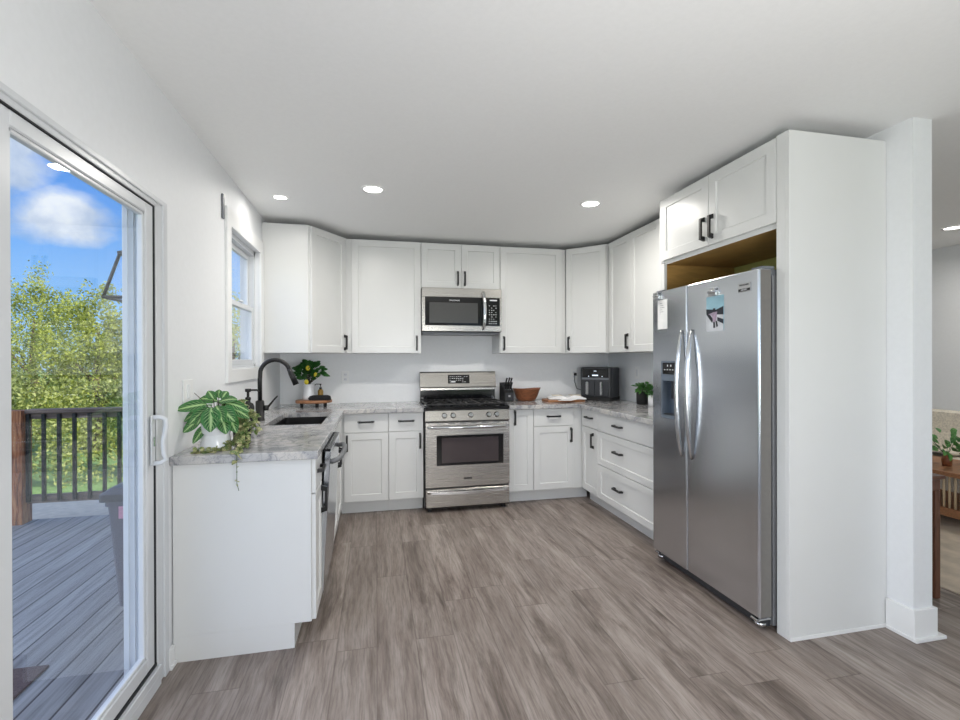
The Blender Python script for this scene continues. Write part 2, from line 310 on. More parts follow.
# ------------------------------------------------------------------ object helpers
def frame(o, u, w_):
    """local (u, w, z): u along the face, w out of the face"""
    u = Vector(u).normalized(); w_ = Vector(w_).normalized()
    m = Matrix((u, w_, Vector((0, 0, 1)))).transposed().to_4x4(); m.translation = o; return m
class MB:
    def __init__(s, T=None): s.b = bmesh.new(); s.T = T or Matrix.Identity(4); s.mi = 0
    def verts(s, pts): return [s.b.verts.new(s.T @ Vector(p)) for p in pts]
    def face(s, vs):
        try: f = s.b.faces.new(vs); f.material_index = s.mi; return f
        except ValueError: return None
    def poly(s, pts): return s.face(s.verts(pts))
    def rings(s, rings, cap0=True, cap1=True, closed=True, smooth=False):
        R = [s.verts(r) for r in rings]; k = len(R[0]); fs = []
        for a, b in zip(R, R[1:]):
            for i in range(k if closed else k-1):
                j = (i+1) % k; fs.append(s.face([a[i], a[j], b[j], b[i]]))
        for f in fs:
            if f and smooth: f.smooth = True
        if cap0: s.face(R[0][::-1])
        if cap1: s.face(R[-1])
        return R
    def box(s, x0, x1, y0, y1, z0, z1, bv=0):
        if x1 < x0: x0, x1 = x1, x0
        if y1 < y0: y0, y1 = y1, y0
        if z1 < z0: z0, z1 = z1, z0
        if bv <= 0:
            s.rings([[(x0, y0, z), (x1, y0, z), (x1, y1, z), (x0, y1, z)] for z in (z0, z1)])
        else:
            bv = min(bv, (x1-x0)*.45, (y1-y0)*.45, (z1-z0)*.45)
            def oct_(z, d, e):   # d inset of sides, e corner cut
                X0, X1, Y0, Y1 = x0+d, x1-d, y0+d, y1-d
                return [(X0+e, Y0, z), (X1-e, Y0, z), (X1, Y0+e, z), (X1, Y1-e, z), (X1-e, Y1, z), (X0+e, Y1, z), (X0, Y1-e, z), (X0, Y0+e, z)]
            s.rings([oct_(z0, bv, bv*.3), oct_(z0+bv, 0, bv), oct_(z1-bv, 0, bv), oct_(z1, bv, bv*.3)])
        return s
    def rbox(s, x0, x1, y0, y1, z0, z1, r, seg=5, er=0):
        """box with rounded vertical edges (radius r) and softened top/bottom (er)"""
        def ring(z, d):
            rr = max(r-d, .0005); o = []
            for cx, cy, a0 in ((x1-r, y0+r, -90), (x1-r, y1-r, 0), (x0+r, y1-r, 90), (x0+r, y0+r, 180)):
                for i in range(seg+1):
                    a = math.radians(a0+90*i/seg); o.append((cx+rr*math.cos(a), cy+rr*math.sin(a), z))
            return o
        R = []
        if er: R += [ring(z0, er), ring(z0+er*.3, er*.3), ring(z0+er, 0)]
        else: R += [ring(z0, 0)]
        if er: R += [ring(z1-er, 0), ring(z1-er*.3, er*.3), ring(z1, er)]
        else: R += [ring(z1, 0)]
        s.rings(R, smooth=False); return s
    def prism(s, poly, z0, z1):
        s.rings([[(x, y, z) for x, y in poly] for z in (z0, z1)]); return s
    def lathe(s, prof, c=(0, 0, 0), seg=24, sx=1, sy=1, cap0=True, cap1=True):
        s.rings([[(c[0]+r*sx*math.cos(2*PI*i/seg), c[1]+r*sy*math.sin(2*PI*i/seg), c[2]+z) for i in range(seg)] for r, z in prof], cap0, cap1, smooth=True); return s
    def tube(s, pts, r, seg=8, cap=True):
        pts = [Vector(p) for p in pts]; rs = r if isinstance(r, (list, tuple)) else [r]*len(pts)
        up = None; R = []
        for i, p in enumerate(pts):
            t = (pts[min(i+1, len(pts)-1)]-pts[max(i-1, 0)]).normalized()
            if up is None: up = t.orthogonal().normalized()
            up = (up-t*up.dot(t)).normalized(); bi = t.cross(up)
            R.append([tuple(p+(up*math.cos(2*PI*k/seg)+bi*math.sin(2*PI*k/seg))*rs[i]) for k in range(seg)])
        s.rings(R, cap, cap, smooth=True); return s
    def strip(s, pts, wdt, thk, up=(0, 0, 1)):
        """flat bar of section wdt x thk swept along pts"""
        pts = [Vector(p) for p in pts]; up = Vector(up); R = []
        for i, p in enumerate(pts):
            t = (pts[min(i+1, len(pts)-1)]-pts[max(i-1, 0)]).normalized()
            sd = t.cross(up).normalized(); nn = sd.cross(t).normalized()
            R.append([tuple(p+sd*a*wdt/2+nn*c*thk/2) for a, c in ((-1, -1), (1, -1), (1, 1), (-1, 1))])
        s.rings(R); return s
    def sphere(s, c, r, seg=14, sz=1, sx=1):
        s.lathe([(max(r*math.sin(PI*i/8), .0003)*sx, -r*sz*math.cos(PI*i/8)) for i in range(9)], c, seg); return s
    def panel(s, u0, u1, z0, z1, w0, t, rail=.058, dep=.008):
        """shaker front: a slab from w0 to w0+t with a recessed centre"""
        e = .0018
        def rect(d, w_): return [(u0+d, w_, z0+d), (u1-d, w_, z0+d), (u1-d, w_, z1-d), (u0+d, w_, z1-d)]
        s.rings([rect(0, w0), rect(0, w0+t-e), rect(e, w0+t), rect(rail, w0+t), rect(rail+.004, w0+t-dep)]); return s
    def slab(s, u0, u1, z0, z1, w0, t):
        e = .0018
        def rect(d, w_): return [(u0+d, w_, z0+d), (u1-d, w_, z0+d), (u1-d, w_, z1-d), (u0+d, w_, z1-d)]
        s.rings([rect(0, w0), rect(0, w0+t-e), rect(e, w0+t)]); return s
    def pull(s, u, z, w0, L=.142, horiz=True):
        """black bar pull with tapered feet"""
        q = lambda a, w_, t: (u+a, w_, z+t) if horiz else (u+t, w_, z+a)
        hb = .0075
        prof = [(-L/2, 0), (-L/2+.010, .031), (L/2-.010, .031), (L/2, 0), (L/2-.026, 0), (L/2-.03, .019), (-L/2+.03, .019), (-L/2+.026, 0)]
        s.rings([[q(a, w0+w_, t) for a, w_ in prof] for t in (-hb, hb)], False, False)
        for t in (-hb, hb):
            V = s.verts([q(a, w0+w_, t) for a, w_ in prof])
            s.face([V[0], V[1], V[6], V[7]]); s.face([V[1], V[2], V[5], V[6]]); s.face([V[2], V[3], V[4], V[5]])
        return s
def world_of(o):
    m = Matrix.Translation(o.location) @ o.rotation_euler.to_matrix().to_4x4()
    return world_of(o.parent) @ m if o.parent else m
def obj(name, mb, ms, parent=None, origin=None, doubles=True):
    if doubles: bmesh.ops.remove_doubles(mb.b, verts=mb.b.verts, dist=1e-6)
    bmesh.ops.recalc_face_normals(mb.b, faces=mb.b.faces)
    me = bpy.data.meshes.new(name)
    if parent is not None: inv = world_of(parent).inverted()
    elif origin is not None: inv = Matrix.Translation(Vector(origin)).inverted()
    else: inv = None
    if inv is not None: mb.b.transform(inv)
    mb.b.to_mesh(me); mb.b.free()
    for m_ in (ms if isinstance(ms, (list, tuple)) else [ms]): me.materials.append(M[m_])
    o = bpy.data.objects.new(name, me); C.objects.link(o)
    if parent is not None: o.parent = parent
    elif origin is not None: o.location = origin
    return o
def thing(name, label, cat, loc, group=None, rz=0):
    o = bpy.data.objects.new(name, None); C.objects.link(o); o.empty_display_size = .05
    o.location = loc; o.rotation_euler = (0, 0, rz); return tag(o, label, cat, group)
def tag(o, label, cat, group=None):
    o['label'] = label; o['category'] = cat
    if group: o['group'] = group
    return o
def struct(o, label=None):
    o['kind'] = 'structure'
    if label: o['label'] = label; o['category'] = 'wall' if 'wall' in o.name else o.name.split('_')[0]
    return o
def dup(o, parent=None):
    c = o.copy(); C.objects.link(c)
    if parent is not None: c.parent = parent
    for ch in [x for x in CH.get(o.name, [])]: dup(ch, c)
    return c
CH = {}
def index_children():
    CH.clear()
    for o in C.objects:
        if o.parent: CH.setdefault(o.parent.name, []).append(o)
def text(name, s_, size, T, m_, parent, ext=.0004):
    cu = bpy.data.curves.new(name, 'FONT'); cu.body = s_; cu.size = size; cu.align_x = 'CENTER'; cu.align_y = 'CENTER'; cu.extrude = ext
    cu.materials.append(M[m_]); o = bpy.data.objects.new(name, cu); C.objects.link(o)
    # T: local frame (u, w, z) -> text x along u, y along z, normal along w
    R = T @ Matrix(((1, 0, 0, 0), (0, 0, -1, 0), (0, 1, 0, 0), (0, 0, 0, 1)))
    bpy.context.view_layer.update()
    me = bpy.data.meshes.new_from_object(o.evaluated_get(bpy.context.evaluated_depsgraph_get())); me.transform(world_of(parent).inverted() @ R)
    bpy.data.objects.remove(o); o = bpy.data.objects.new(name, me); C.objects.link(o); o.parent = parent
    return o

# ------------------------------------------------------------------ the setting
FY0, FY1, FX1 = -4.1, 4.732, 5.72
m = MB(); m.box(XL-.1, FX1, FY0, FY1, -.06, 0); struct(obj('floor', m, 'plank_floor'))
m = MB(); m.box(XL-.108, FX1+.15, FY0-.15, FY1+.15, ZC, ZC+.12); struct(obj('ceiling', m, 'ceiling_paint'))
m = MB(); m.box(XL-.15, FX1+.5, FY0-.5, FY1+.15, 2.7, 2.86); m.box(XL-.1, FX1+.15, FY0-.15, FY1+.15, ZC+.12, 2.7); struct(obj('roof', m, 'roofing'))
# left wall: sliding door opening y .42..2.25, window opening y 3.16..3.93
XO = -.99
DY0, DY1, DZ1 = .42, 2.252, 1.995
WY0, WY1, WZ0, WZ1 = 3.16, 3.93, 1.272, 2.165
def wall_with_holes(mb, axis, a0, a1, t0, t1, z1, holes):
    """wall along axis from a0 to a1, thickness t0..t1; holes = (h0, h1, zlo, zhi)"""
    def bx(p0, p1, q0, q1):
        if p1-p0 < 1e-4 or q1-q0 < 1e-4: return
        if axis == 'y': mb.box(t0, t1, p0, p1, q0, q1)
        else: mb.box(p0, p1, t0, t1, q0, q1)
    cur = a0
    for h0, h1, zl, zh in holes:
        bx(cur, h0, 0, z1); bx(h0, h1, 0, zl); bx(h0, h1, zh, z1); cur = h1
    bx(cur, a1, 0, z1)
m = MB(); wall_with_holes(m, 'y', FY0, FY1, XO, XL, ZC, [(-2.5, -.5, .7, 2.2), (DY0, DY1, 0, DZ1), (WY0, WY1, WZ0, WZ1)]); struct(obj('wall_left', m, 'wall_paint'))
m = MB(); m.box(XO, FX1, YBW, YBW+.15, 0, ZC); struct(obj('wall_back', m, 'wall_paint'))
m = MB(); m.box(XR, XR+.116, 1.733, YBW, 0, ZC); struct(obj('wall_right', m, 'wall_paint'))
m = MB(); wall_with_holes(m, 'y', FY0, FY1, FX1, FX1+.15, ZC, []); struct(obj('wall_living_room', m, 'wall_paint'))
m = MB(); wall_with_holes(m, 'x', XO, FX1, FY0-.15, FY0, ZC, [(-.55, 1.35, .4, 2.3), (1.95, 3.85, .4, 2.3), (4.0, 5.6, .4, 2.3)]); struct(obj('wall_front', m, 'wall_paint'))
# exterior cladding of the left wall
m = MB()
for (y0, y1, z0, z1) in ((FY0, -2.5, -.1, 2.6), (-2.5, -.5, -.1, .7), (-2.5, -.5, 2.2, 2.6), (-.5, DY0-.09, -.1, 2.6), (DY1+.09, WY0-.08, -.1, 2.6), (WY1+.08, FY1+.15, -.1, 2.6), (DY0-.09, DY1+.09, DZ1+.09, 2.6), (WY0-.08, WY1+.08, -.1, WZ0-.08), (WY0-.08, WY1+.08, WZ1+.08, 2.6)):
    z = z0
    while z < z1-.001:
        zt = min(z+.12, z1)
        m.rings([[(XO-.001, y0, z), (XO-.016, y0, z), (XO-.005, y0, zt), (XO-.001, y0, zt)], [(XO-.001, y1, z), (XO-.016, y1, z), (XO-.005, y1, zt), (XO-.001, y1, zt)]]); z = zt
struct(obj('wall_exterior_siding', m, 'siding'))
# base trim of the wall end (square plinth with shoe)
m = MB(); x0, x1, y0 = XR, XR+.116, 1.733
m.box(x0-.014, x1+.014, y0-.014, 1.849, 0, .146, .002)
m.box(x0-.02, x1+.05, y0-.028, 1.845, 0, .016, .002)
struct(obj('baseboard_right', m, 'trim_white'))
m = MB(); m.box(XL, XL+.014, 2.26, 2.312, 0, .085, .002); m.box(XL, XL+.022, 2.26, 2.312, 0, .016, .002); m.box(XL, XL+.014, FY0, DY0-.01, 0, .085, .002); struct(obj('baseboard_left', m, 'trim_white'))
m = MB(); m.box(XR+.116, XR+.139, 1.86, FY1, 0, .1, .002); m.box(FX1-.014, FX1, FY0, FY1, 0, .1, .002); m.box(XR+.14, FX1-.014, FY1-.014, FY1, 0, .1, .002); struct(obj('baseboard_living_room', m, 'trim_white'))

# ---- window_1 over the sink
win = bpy.data.objects.new('window_1', None); C.objects.link(win); win.location = (XL, (WY0+WY1)/2, WZ0); win['kind'] = 'structure'
m = MB()   # interior flat casing
cy0, cy1, cz0, cz1 = 3.083, 4.012, 1.195, 2.262
m.box(XL, XL+.016, cy0, WY0+.006, cz0, cz1, .002); m.box(XL, XL+.016, WY1-.006, cy1, cz0, cz1, .002)
m.box(XL, XL+.016, WY0, WY1, WZ1-.006, cz1, .002); m.box(XL, XL+.016, WY0, WY1, cz0, WZ0+.006, .002)
obj('window_casing', m, 'trim_white', win)
m = MB()
fx0, fx1 = XO-.02, XL-.03
m.box(fx0, fx1, WY0, WY0+.03, WZ0, WZ1); m.box(fx0, fx1, WY1-.03, WY1, WZ0, WZ1); m.box(fx0, fx1, WY0, WY1, WZ0, WZ0+.03); m.box(fx0, fx1, WY0, WY1, WZ1-.035, WZ1)
m.box(XL-.03, XL+.012, WY0, WY1, WZ0, WZ0+.012, .002)
obj('window_frame', m, 'vinyl_white', win)
def sash(name, xa, xb, z0, z1):
    y0, y1 = WY0+.03, WY1-.03; f = .036; mm = MB()
    mm.box(xa, xb, y0, y0+f, z0, z1, .003); mm.box(xa, xb, y1-f, y1, z0, z1, .003); mm.box(xa, xb, y0+f, y1-f, z0, z0+f, .003); mm.box(xa, xb, y0+f, y1-f, z1-f, z1, .003)
    sh = obj(name, mm, 'vinyl_white', win)
    g = MB(); xm = (xa+xb)/2; g.box(xm-.003, xm+.003, y0+f, y1-f, z0+f, z1-f); obj('glass_pane', g, 'window_glass', sh)
    return sh
sash('lower_sash', -.945, -.918, WZ0+.03, 1.735)
us = sash('upper_sash', -.975, -.947, 1.705, WZ1-.035)
m = MB(); m.box(-.918, -.905, 3.5, 3.58, 1.735, 1.748, .003); obj('sash_lock', m, 'vinyl_white', win)
m = MB(); m.box(XL, XL+.010, 3.02, 3.052, 2.168, 2.312, .002)
tag(obj('blind_bracket', m, 'grey_plastic', origin=(XL, 3.035, 2.168)), 'small grey vertical bracket on the wall above the window corner', 'bracket')

# ---- door_1: white vinyl sliding door
door = bpy.data.objects.new('door_1', None); C.objects.link(door); door.location = (XL, 1.3, 0); door['kind'] = 'structure'
m = MB()
jx0, jx1 = XO-.012, XL+.004
m.box(jx0, jx1, DY1-.082, DY1, 0, DZ1, .003); m.box(jx0, jx1, DY0, DY0+.05, 0, DZ1, .003)
m.box(jx0, jx1, DY0+.05, DY1-.072, DZ1-.03, DZ1, .003)
m.box(jx0, jx1+.01, DY0+.05, DY1-.072, 0, .05, .003); m.box(XL-.012, jx1+.012, DY0+.05, DY1-.072, .05, .085, .003)
m.box(XL-.002, XL+.012, DY1-.03, DY1+.006, 0, DZ1+.008, .002); m.box(XL-.002, XL+.012, DY0, DY1-.028, DZ1-.012, DZ1+.008, .002)
# ribs of the jamb where the screen runs
for xx in (XO+.004, XO+.026, XO+.046): m.box(xx, xx+.007, DY1-.09, DY1-.072, .05, DZ1-.03)
obj('door_frame', m, 'vinyl_white', door)
m = MB(); m.box(XO-.03, XO-.001, DY1, DY1+.085, -.1, DZ1+.085, .003); m.box(XO-.03, XO-.001, DY0-.085, DY0, -.1, DZ1+.085, .003); m.box(XO-.03, XO-.001, DY0, DY1, DZ1, DZ1+.085, .003)
obj('exterior_casing', m, 'trim_white', door)
m = MB(); m.box(XL-.028, XL+.002, DY1-.094, DY1-.089, .1, DZ1-.030); m.box(XL-.028, XL+.002, 1.32, DY1-.089, DZ1-.034, DZ1-.03); m.box(XL-.03, XL+.002, 1.32, DY1-.085, .086, .098)
obj('weather_seal', m, 'gasket', door)
def slider(name, xa, xb, y0, y1):
    z0, z1 = .098, DZ1-.034; f, fb = .06, .058; mm = MB()
    mm.box(xa, xb, y0, y0+f, z0, z1, .004); mm.box(xa, xb, y1-f, y1, z0, z1, .004)
    mm.box(xa, xb, y0+f, y1-f, z0, z0+fb, .004); mm.box(xa, xb, y0+f, y1-f, z1-.043, z1, .004)
    bd = .012   # glazing bead
    xi = xb-.006
    mm.box(xa+.006, xi, y0+f, y0+f+bd, z0+fb, z1-.043, .003); mm.box(xa+.006, xi, y1-f-bd, y1-f, z0+fb, z1-.043, .003)
    mm.box(xa+.006, xi, y0+f, y1-f, z0+fb, z0+fb+bd, .003); mm.box(xa+.006, xi, y0+f, y1-f, z1-.043-bd, z1-.043, .003)
    sl = obj(name, mm, 'vinyl_white', door); g = MB(); xm = (xa+xb)/2
    g.box(xm-.004, xm+.004, y0+f+.004, y1-f-.004, z0+fb+.004, z1-.047); obj('glass_pane', g, 'window_glass', sl); return sl
sl = slider('sliding_panel', XL-.036, XL-.002, 1.332, DY1-.095)
slider('fixed_panel', XL-.08, XL-.047, DY0+.05, 1.40)
m = MB()
hy = DY1-.098-.03
pts = [(XL+.004, hy, 1.105), (XL+.03, hy+.004, 1.108), (XL+.05, hy+.01, 1.098), (XL+.052, hy+.012, 1.07), (XL+.042, hy+.008, 1.01), (XL+.044, hy+.008, .96), (XL+.052, hy+.012, .935), (XL+.035, hy+.006, .922), (XL+.004, hy, .922)]
m.tube(pts, .0095, 10); m.box(XL+.004, XL+.011, hy-.016, hy+.016, .915, 1.115, .003)
obj('handle', m, 'vinyl_white', sl)
m = MB(); m.box(XL+.011, XL+.02, hy-.006, hy+.004, .99, 1.03, .002); obj('latch', m, 'chrome', sl)

# ------------------------------------------------------------------ outside
DZ = -.1
m = MB(); m.box(-6.5, XO-.03, -3.0, 5.02, DZ-.14, DZ); struct(obj('deck', m, 'deck_boards'))
m = MB(); m.box(-60, 60, -30, 90, -.62, -.55); struct(obj('lawn_ground', m, 'lawn_ground'))
m = MB(); m.box(-5.0, .5, 5.02, 6.1, -.55, -.16); struct(obj('patio_slab', m, 'concrete'))
rl = thing('deck_railing', 'weathered brown deck railing with slim black metal balusters', 'railing', (-2.1, 4.95, DZ))
m = MB(); m.box(-3.02, -1.0, 4.90, 5.0, .868, .902, .004); obj('top_rail', m, 'weathered_rail', rl)
m = MB(); m.box(-3.02, -1.0, 4.93, 4.97, .815, .868, .003); obj('upper_stringer', m, 'weathered_rail', rl)
m = MB(); m.box(-3.02, -1.0, 4.93, 4.97, .066, .14, .004); obj('bottom_rail', m, 'weathered_rail', rl)
x = -3.0
while x < -1.05:
    m = MB(); m.box(x-.013, x+.013, 4.904, 4.93, .085, .86, .002); obj('baluster', m, 'black_metal', rl); x += .1175
m = MB(); m.rbox(-3.155, -3.02, 4.87, 5.0, DZ, .895, .006)
tag(obj('deck_post', m, 'weathered_post', origin=(-3.087, 4.94, DZ)), 'stout reddish brown weathered wooden post at the corner of the deck railing', 'post')
m = MB(); m.box(-6.4, -3.16, 4.90, 5.0, .868, .902, .004)
r2 = thing('deck_railing', 'far stretch of deck railing left of the corner post', 'railing', (-4.8, 4.95, DZ))
obj('top_rail', m, 'weathered_rail', r2); m = MB(); m.box(-6.4, -3.16, 4.93, 4.97, .066, .14, .004); obj('bottom_rail', m, 'weathered_rail', r2)
x = -3.25
while x > -4.4:
    m = MB(); m.box(x-.013, x+.013, 4.904, 4.93, .085, .868, .002); obj('baluster', m, 'black_metal', r2); x -= .1175
m = MB(); m.box(-6.5, -6.37, 4.88, 5.0, DZ, .9, .006); obj('post', m, 'weathered_post', r2)
# trash can
tc_ = thing('trash_can', 'grey plastic trash can with darker lid standing on the deck', 'trash can', (-1.28, 3.2, DZ))
m = MB()
def rr(x0, x1, y0, y1, z, r=.03, seg=4):
    o = []
    for cx, cy, a0 in ((x1-r, y0+r, -90), (x1-r, y1-r, 0), (x0+r, y1-r, 90), (x0+r, y0+r, 180)):
        for i in range(seg+1):
            a = math.radians(a0+90*i/seg); o.append((cx+r*math.cos(a), cy+r*math.sin(a), z))
    return o
m.rings([rr(-1.475, -1.10, 3.13, 3.58, DZ), rr(-1.51, -1.07, 3.085, 3.62, .5), rr(-1.52, -1.065, 3.075, 3.63, .5), rr(-1.52, -1.065, 3.075, 3.63, .53)]); obj('bin_body', m, 'trash_grey', tc_)
m = MB(); m.rings([rr(-1.54, -1.05, 3.055, 3.65, .531), rr(-1.54, -1.05, 3.055, 3.65, .572), rr(-1.50, -1.09, 3.10, 3.6, .60), rr(-1.42, -1.16, 3.18, 3.52, .61)]); obj('lid', m, 'trash_lid', tc_)
m = MB(); m.box(-1.44, -1.365, 3.072, 3.084, .43, .50); obj('label_sticker', m, 'pink_label', tc_)
m = MB(); m.box(-2.3, -1.5, 1.7, 2.59, DZ, DZ+.012, .003); tag(obj('doormat', m, 'doormat', origin=(-1.9, 2.1, DZ)), 'brown woven doormat lying on the deck outside the sliding door', 'doormat')
# wall lantern
ln = thing('wall_lantern', 'black tapered glass lantern on the outside wall beyond the sliding door', 'lantern', (XO-.02, 2.83, 1.75))
m = MB(); cx, cy = -1.235, 2.83
ht, hb_, zt, zb_ = .055, .105, 1.885, 1.655
def sq(h, z): return [(cx-h, cy-h, z), (cx+h, cy-h, z), (cx+h, cy+h, z), (cx-h, cy+h, z)]
for a, b_ in zip(sq(ht, zt), sq(hb_, zb_)): m.tube([a, b_], .008, 6)
for q, z_ in ((ht, zt), (hb_, zb_)):
    p = sq(q, z_)
    for i in range(4): m.tube([p[i], p[(i+1) % 4]], .009, 6)
m.rings([sq(ht+.008, zt), sq(ht+.008, zt+.012), sq(.02, zt+.035)])
obj('cage', m, 'black_metal', ln)
m = MB(); m.rings([sq(ht-.004, zt-.01), sq(hb_-.004, zb_+.01)], False, False); obj('glass', m, 'lantern_glass', ln)
m = MB(); m.box(XO-.03, XO-.016, cy-.05, cy+.05, 1.70, 1.92, .004); m.tube([(XO-.03, cy, 1.88), (cx+.1, cy, 1.95), (cx, cy, 1.95), (cx, cy, 1.915)], .008, 8); obj('wall_mount', m, 'black_metal', ln)
m = MB(); m.lathe([(.012, -.12), (.012, -.05), (.025, -.02), (.02, .03), (.004, .05)], (cx, cy, 1.80), 12); m.lathe([(.01, .05), (.01, .1)], (cx, cy, 1.80), 8); obj('bulb', m, 'ceramic_white', ln)

def leafquad(mb, c, size, rnd, asp=.5, up=.3):
    a = Vector((rnd.gauss(0, 1), rnd.gauss(0, 1), rnd.gauss(0, 1)+up)).normalized(); b_ = a.orthogonal().normalized()
    b_.rotate(Matrix.Rotation(rnd.random()*6.28, 3, a)); c2 = a.cross(b_)
    c = Vector(c); l = size*(.7+rnd.random()*.6)
    mb.face([mb.b.verts.new(c+b_*l*.5), mb.b.verts.new(c+c2*l*asp*.5), mb.b.verts.new(c-b_*l*.5), mb.b.verts.new(c-c2*l*asp*.5)])
def crown(mb, cx, cy, zc, rx, ry, rz_, n_, size, rnd, clumps=40):
    cs = []
    for _ in range(clumps):
        d = Vector((rnd.gauss(0, 1), rnd.gauss(0, 1), rnd.gauss(0, 1))).normalized()*(.55+.4*rnd.random())
        cs.append((cx+d.x*rx, cy+d.y*ry, zc+d.z*rz_, .13+.13*rnd.random()))
    for i in range(n_):
        q = cs[rnd.randrange(clumps)]; d = Vector((rnd.gauss(0, 1), rnd.gauss(0, 1), rnd.gauss(0, 1))).normalized()*(rnd.random()**.4)*q[3]
        leafquad(mb, (q[0]+d.x*rx, q[1]+d.y*ry, q[2]+d.z*rz_*1.1), size, rnd)
rnd = random.Random(5)
trees = [(-8.25, 11.2, 1.22, 1.12, 19000, 'leafy yellow-green tree at the left edge of the sliding door view'),
         (-5.6, 11.2, 1.12, 1.12, 20000, 'leafy yellow-green tree in the middle of the view over the railing'),
         (-3.1, 11.5, .95, 1.1, 15000, 'yellow-green tree seen through the window over the sink'),
         (-8.4, 14.0, 1.5, 1.3, 19000, 'rear yellow-green tree between the left and middle trees'),
         (-5.35, 14.1, 1.45, 1.3, 19000, 'rear yellow-green tree just left of the lantern'),
         (-11.4, 12.8, 1.4, 1.45, 6000, 'distant green tree beyond the left edge of the sliding door')]
for (tx, ty, zc_, r_, n_, lb) in trees:
    t = thing('leafy_tree', lb, 'tree', (tx, ty, -.55), 'trees beyond the deck')
    m = MB(); m.tube([(tx, ty, -.55), (tx+.05, ty, .3), (tx-.05, ty, zc_-.3), (tx, ty, zc_+.9)], [.12, .1, .07, .02], 8)
    for k in range(5):
        a = k*1.3; m.tube([(tx, ty, .3+k*.18), (tx+math.cos(a)*r_*.5, ty+math.sin(a)*r_*.5, zc_-.2+k*.18)], [.045, .012], 6)
    obj('trunk', m, 'bark', t)
    m = MB(); crown(m, tx, ty, zc_, r_, r_, zc_+.74, n_, .068, rnd, 110); obj('crown', m, 'tree_leaves', t, doubles=False)
m = MB()
for i in range(26000):
    x = -11+rnd.random()*10.5; z = -.5+1.6*(rnd.random()**.8); bul = .25*math.sin(x*2.1)+.15*math.sin(x*5.3+z*3)
    y = 8.5-bul-abs(rnd.gauss(0, .16))+.12*z
    leafquad(m, (x, y, z+.1*math.sin(x*3.3)), .07, rnd)
h = obj('hedge', m, 'hedge_leaves', origin=None, doubles=False); tag(h, 'dense yellow-green hedge across the lawn behind the deck railing', 'hedge')
m = MB()
for i in range(7000):
    x = -9+rnd.random()*8.5; y = 6.15+rnd.random()*1.6
    h_ = .05+.05*rnd.random(); dx, dy = rnd.gauss(0, .02), rnd.gauss(0, .02)
    m.poly([(x-.006, y, -.55), (x+.006, y, -.55), (x+dx, y+dy, -.55+h_)])
g = obj('grass', m, 'grass_blades', doubles=False); g['kind'] = 'stuff'; tag(g, 'short green grass growing between the patio and the hedge', 'grass')

# ------------------------------------------------------------------ kitchen cabinets
TZ, TOP, ZB, ZU = .114, .876, 1.3915, 2.426
XF, YB, XRB = -.298, 4.167, 1.915        # carcass fronts: left run, back run, right run
DT = .019
def base_cab(T, W, Dp, label, cells, toe=True, group='white base cabinets', name='base_cabinet', hollow=False, toe_x=0):
    """cells: (kind, u0, u1, z0, z1, handle) with handle = None | ('h', u, z) | ('v', u, z)"""
    t = thing(name, label, 'cabinet', T.translation, group)
    m = MB(T)
    if hollow:   # open-topped box so the sink bowl hangs inside
        for q in ((0, .018, -Dp, 0), (W-.018, W, -Dp, 0), (.018, W-.018, -Dp, -Dp+.018), (.018, W-.018, -.018, 0)): m.box(*q, TZ, TOP-.001)
        m.box(.018, W-.018, -Dp+.018, -.018, TZ, TZ+.018)
    else: m.box(0, W, -Dp, 0, TZ, TOP-.001, .0008)
    m.box(0, W+toe_x, -Dp, -.075, 0, TZ)
    obj('carcass', m, 'cabinet_white', t)
    fronts(T, t, cells); return t
def fronts(T, t, cells):
    for c in cells:
        kind, u0, u1, z0, z1, hd = c
        m = MB(T)
        if kind == 'door': m.panel(u0, u1, z0, z1, .0008, DT)
        elif kind == 'panel_drawer': m.panel(u0, u1, z0, z1, .0008, DT, rail=.052)
        else: m.slab(u0, u1, z0, z1, .0008, DT)
        d = obj('drawer_front' if 'drawer' in kind else 'door', m, 'cabinet_white', t)
        if hd:
            m = MB(T); m.pull(hd[1], hd[2], DT+.0006, horiz=hd[0] == 'h'); obj('handle', m, 'black_metal', d)
G = .0018
zd0, zd1, ze0, ze1 = .120, .706, .711, .870
# left run, faces +X: u runs towards -Y from the far end -> put origin at near end with u = +Y, mirrored frame is fine
TL = lambda y: frame((XF, y, 0), (0, 1, 0), (1, 0, 0))
base_cab(TL(2.316), .262, .583-.004, 'white base cabinet with blank end panel below the leafy prayer plant', [('drawer', G+.006, .262-G, ze0, ze1, ('h', .131, .80)), ('door', G+.006, .262-G, zd0, zd1, ('v', .226, .62))])
base_cab(TL(3.186), .905, .583-.004, 'white sink cabinet between dishwasher and back corner', [('drawer', G, .905-.1, ze0, ze1, None), ('door', G, .40, zd0, zd1, ('v', .365, .62)), ('door', .403, .805, zd0, zd1, ('v', .44, .62))], hollow=True)
TBk = lambda x: frame((x, YB, 0), (1, 0, 0), (0, -1, 0))
base_cab(TBk(-.297), .400, YBW-YB-.004, 'white drawer-over-door cabinet in the left back corner', [('drawer', .027, .4-G, ze0, ze1, ('h', .211, .80)), ('door', .027, .4-G, zd0, zd1, ('v', .054, .62))])
base_cab(TBk(.104), .300, YBW-YB-.004, 'white drawer-over-door cabinet touching the left side of the range', [('drawer', G, .3-G, ze0, ze1, ('h', .152, .80)), ('door', G, .3-G, zd0, zd1, ('v', .27, .62))])
base_cab(TBk(1.174), .246, YBW-YB-.004, 'narrow white full-height-door cabinet touching the right side of the range', [('door', .004, .246-G, zd0, ze1, ('v', .064, .795))])
base_cab(TBk(1.421), .4935, YBW-YB-.004, 'white drawer-over-door cabinet under the open book, right back corner', [('drawer', G, .395, ze0, ze1, ('h', .198, .80)), ('door', G, .395, zd0, zd1, ('v', .366, .62))], toe_x=.078)
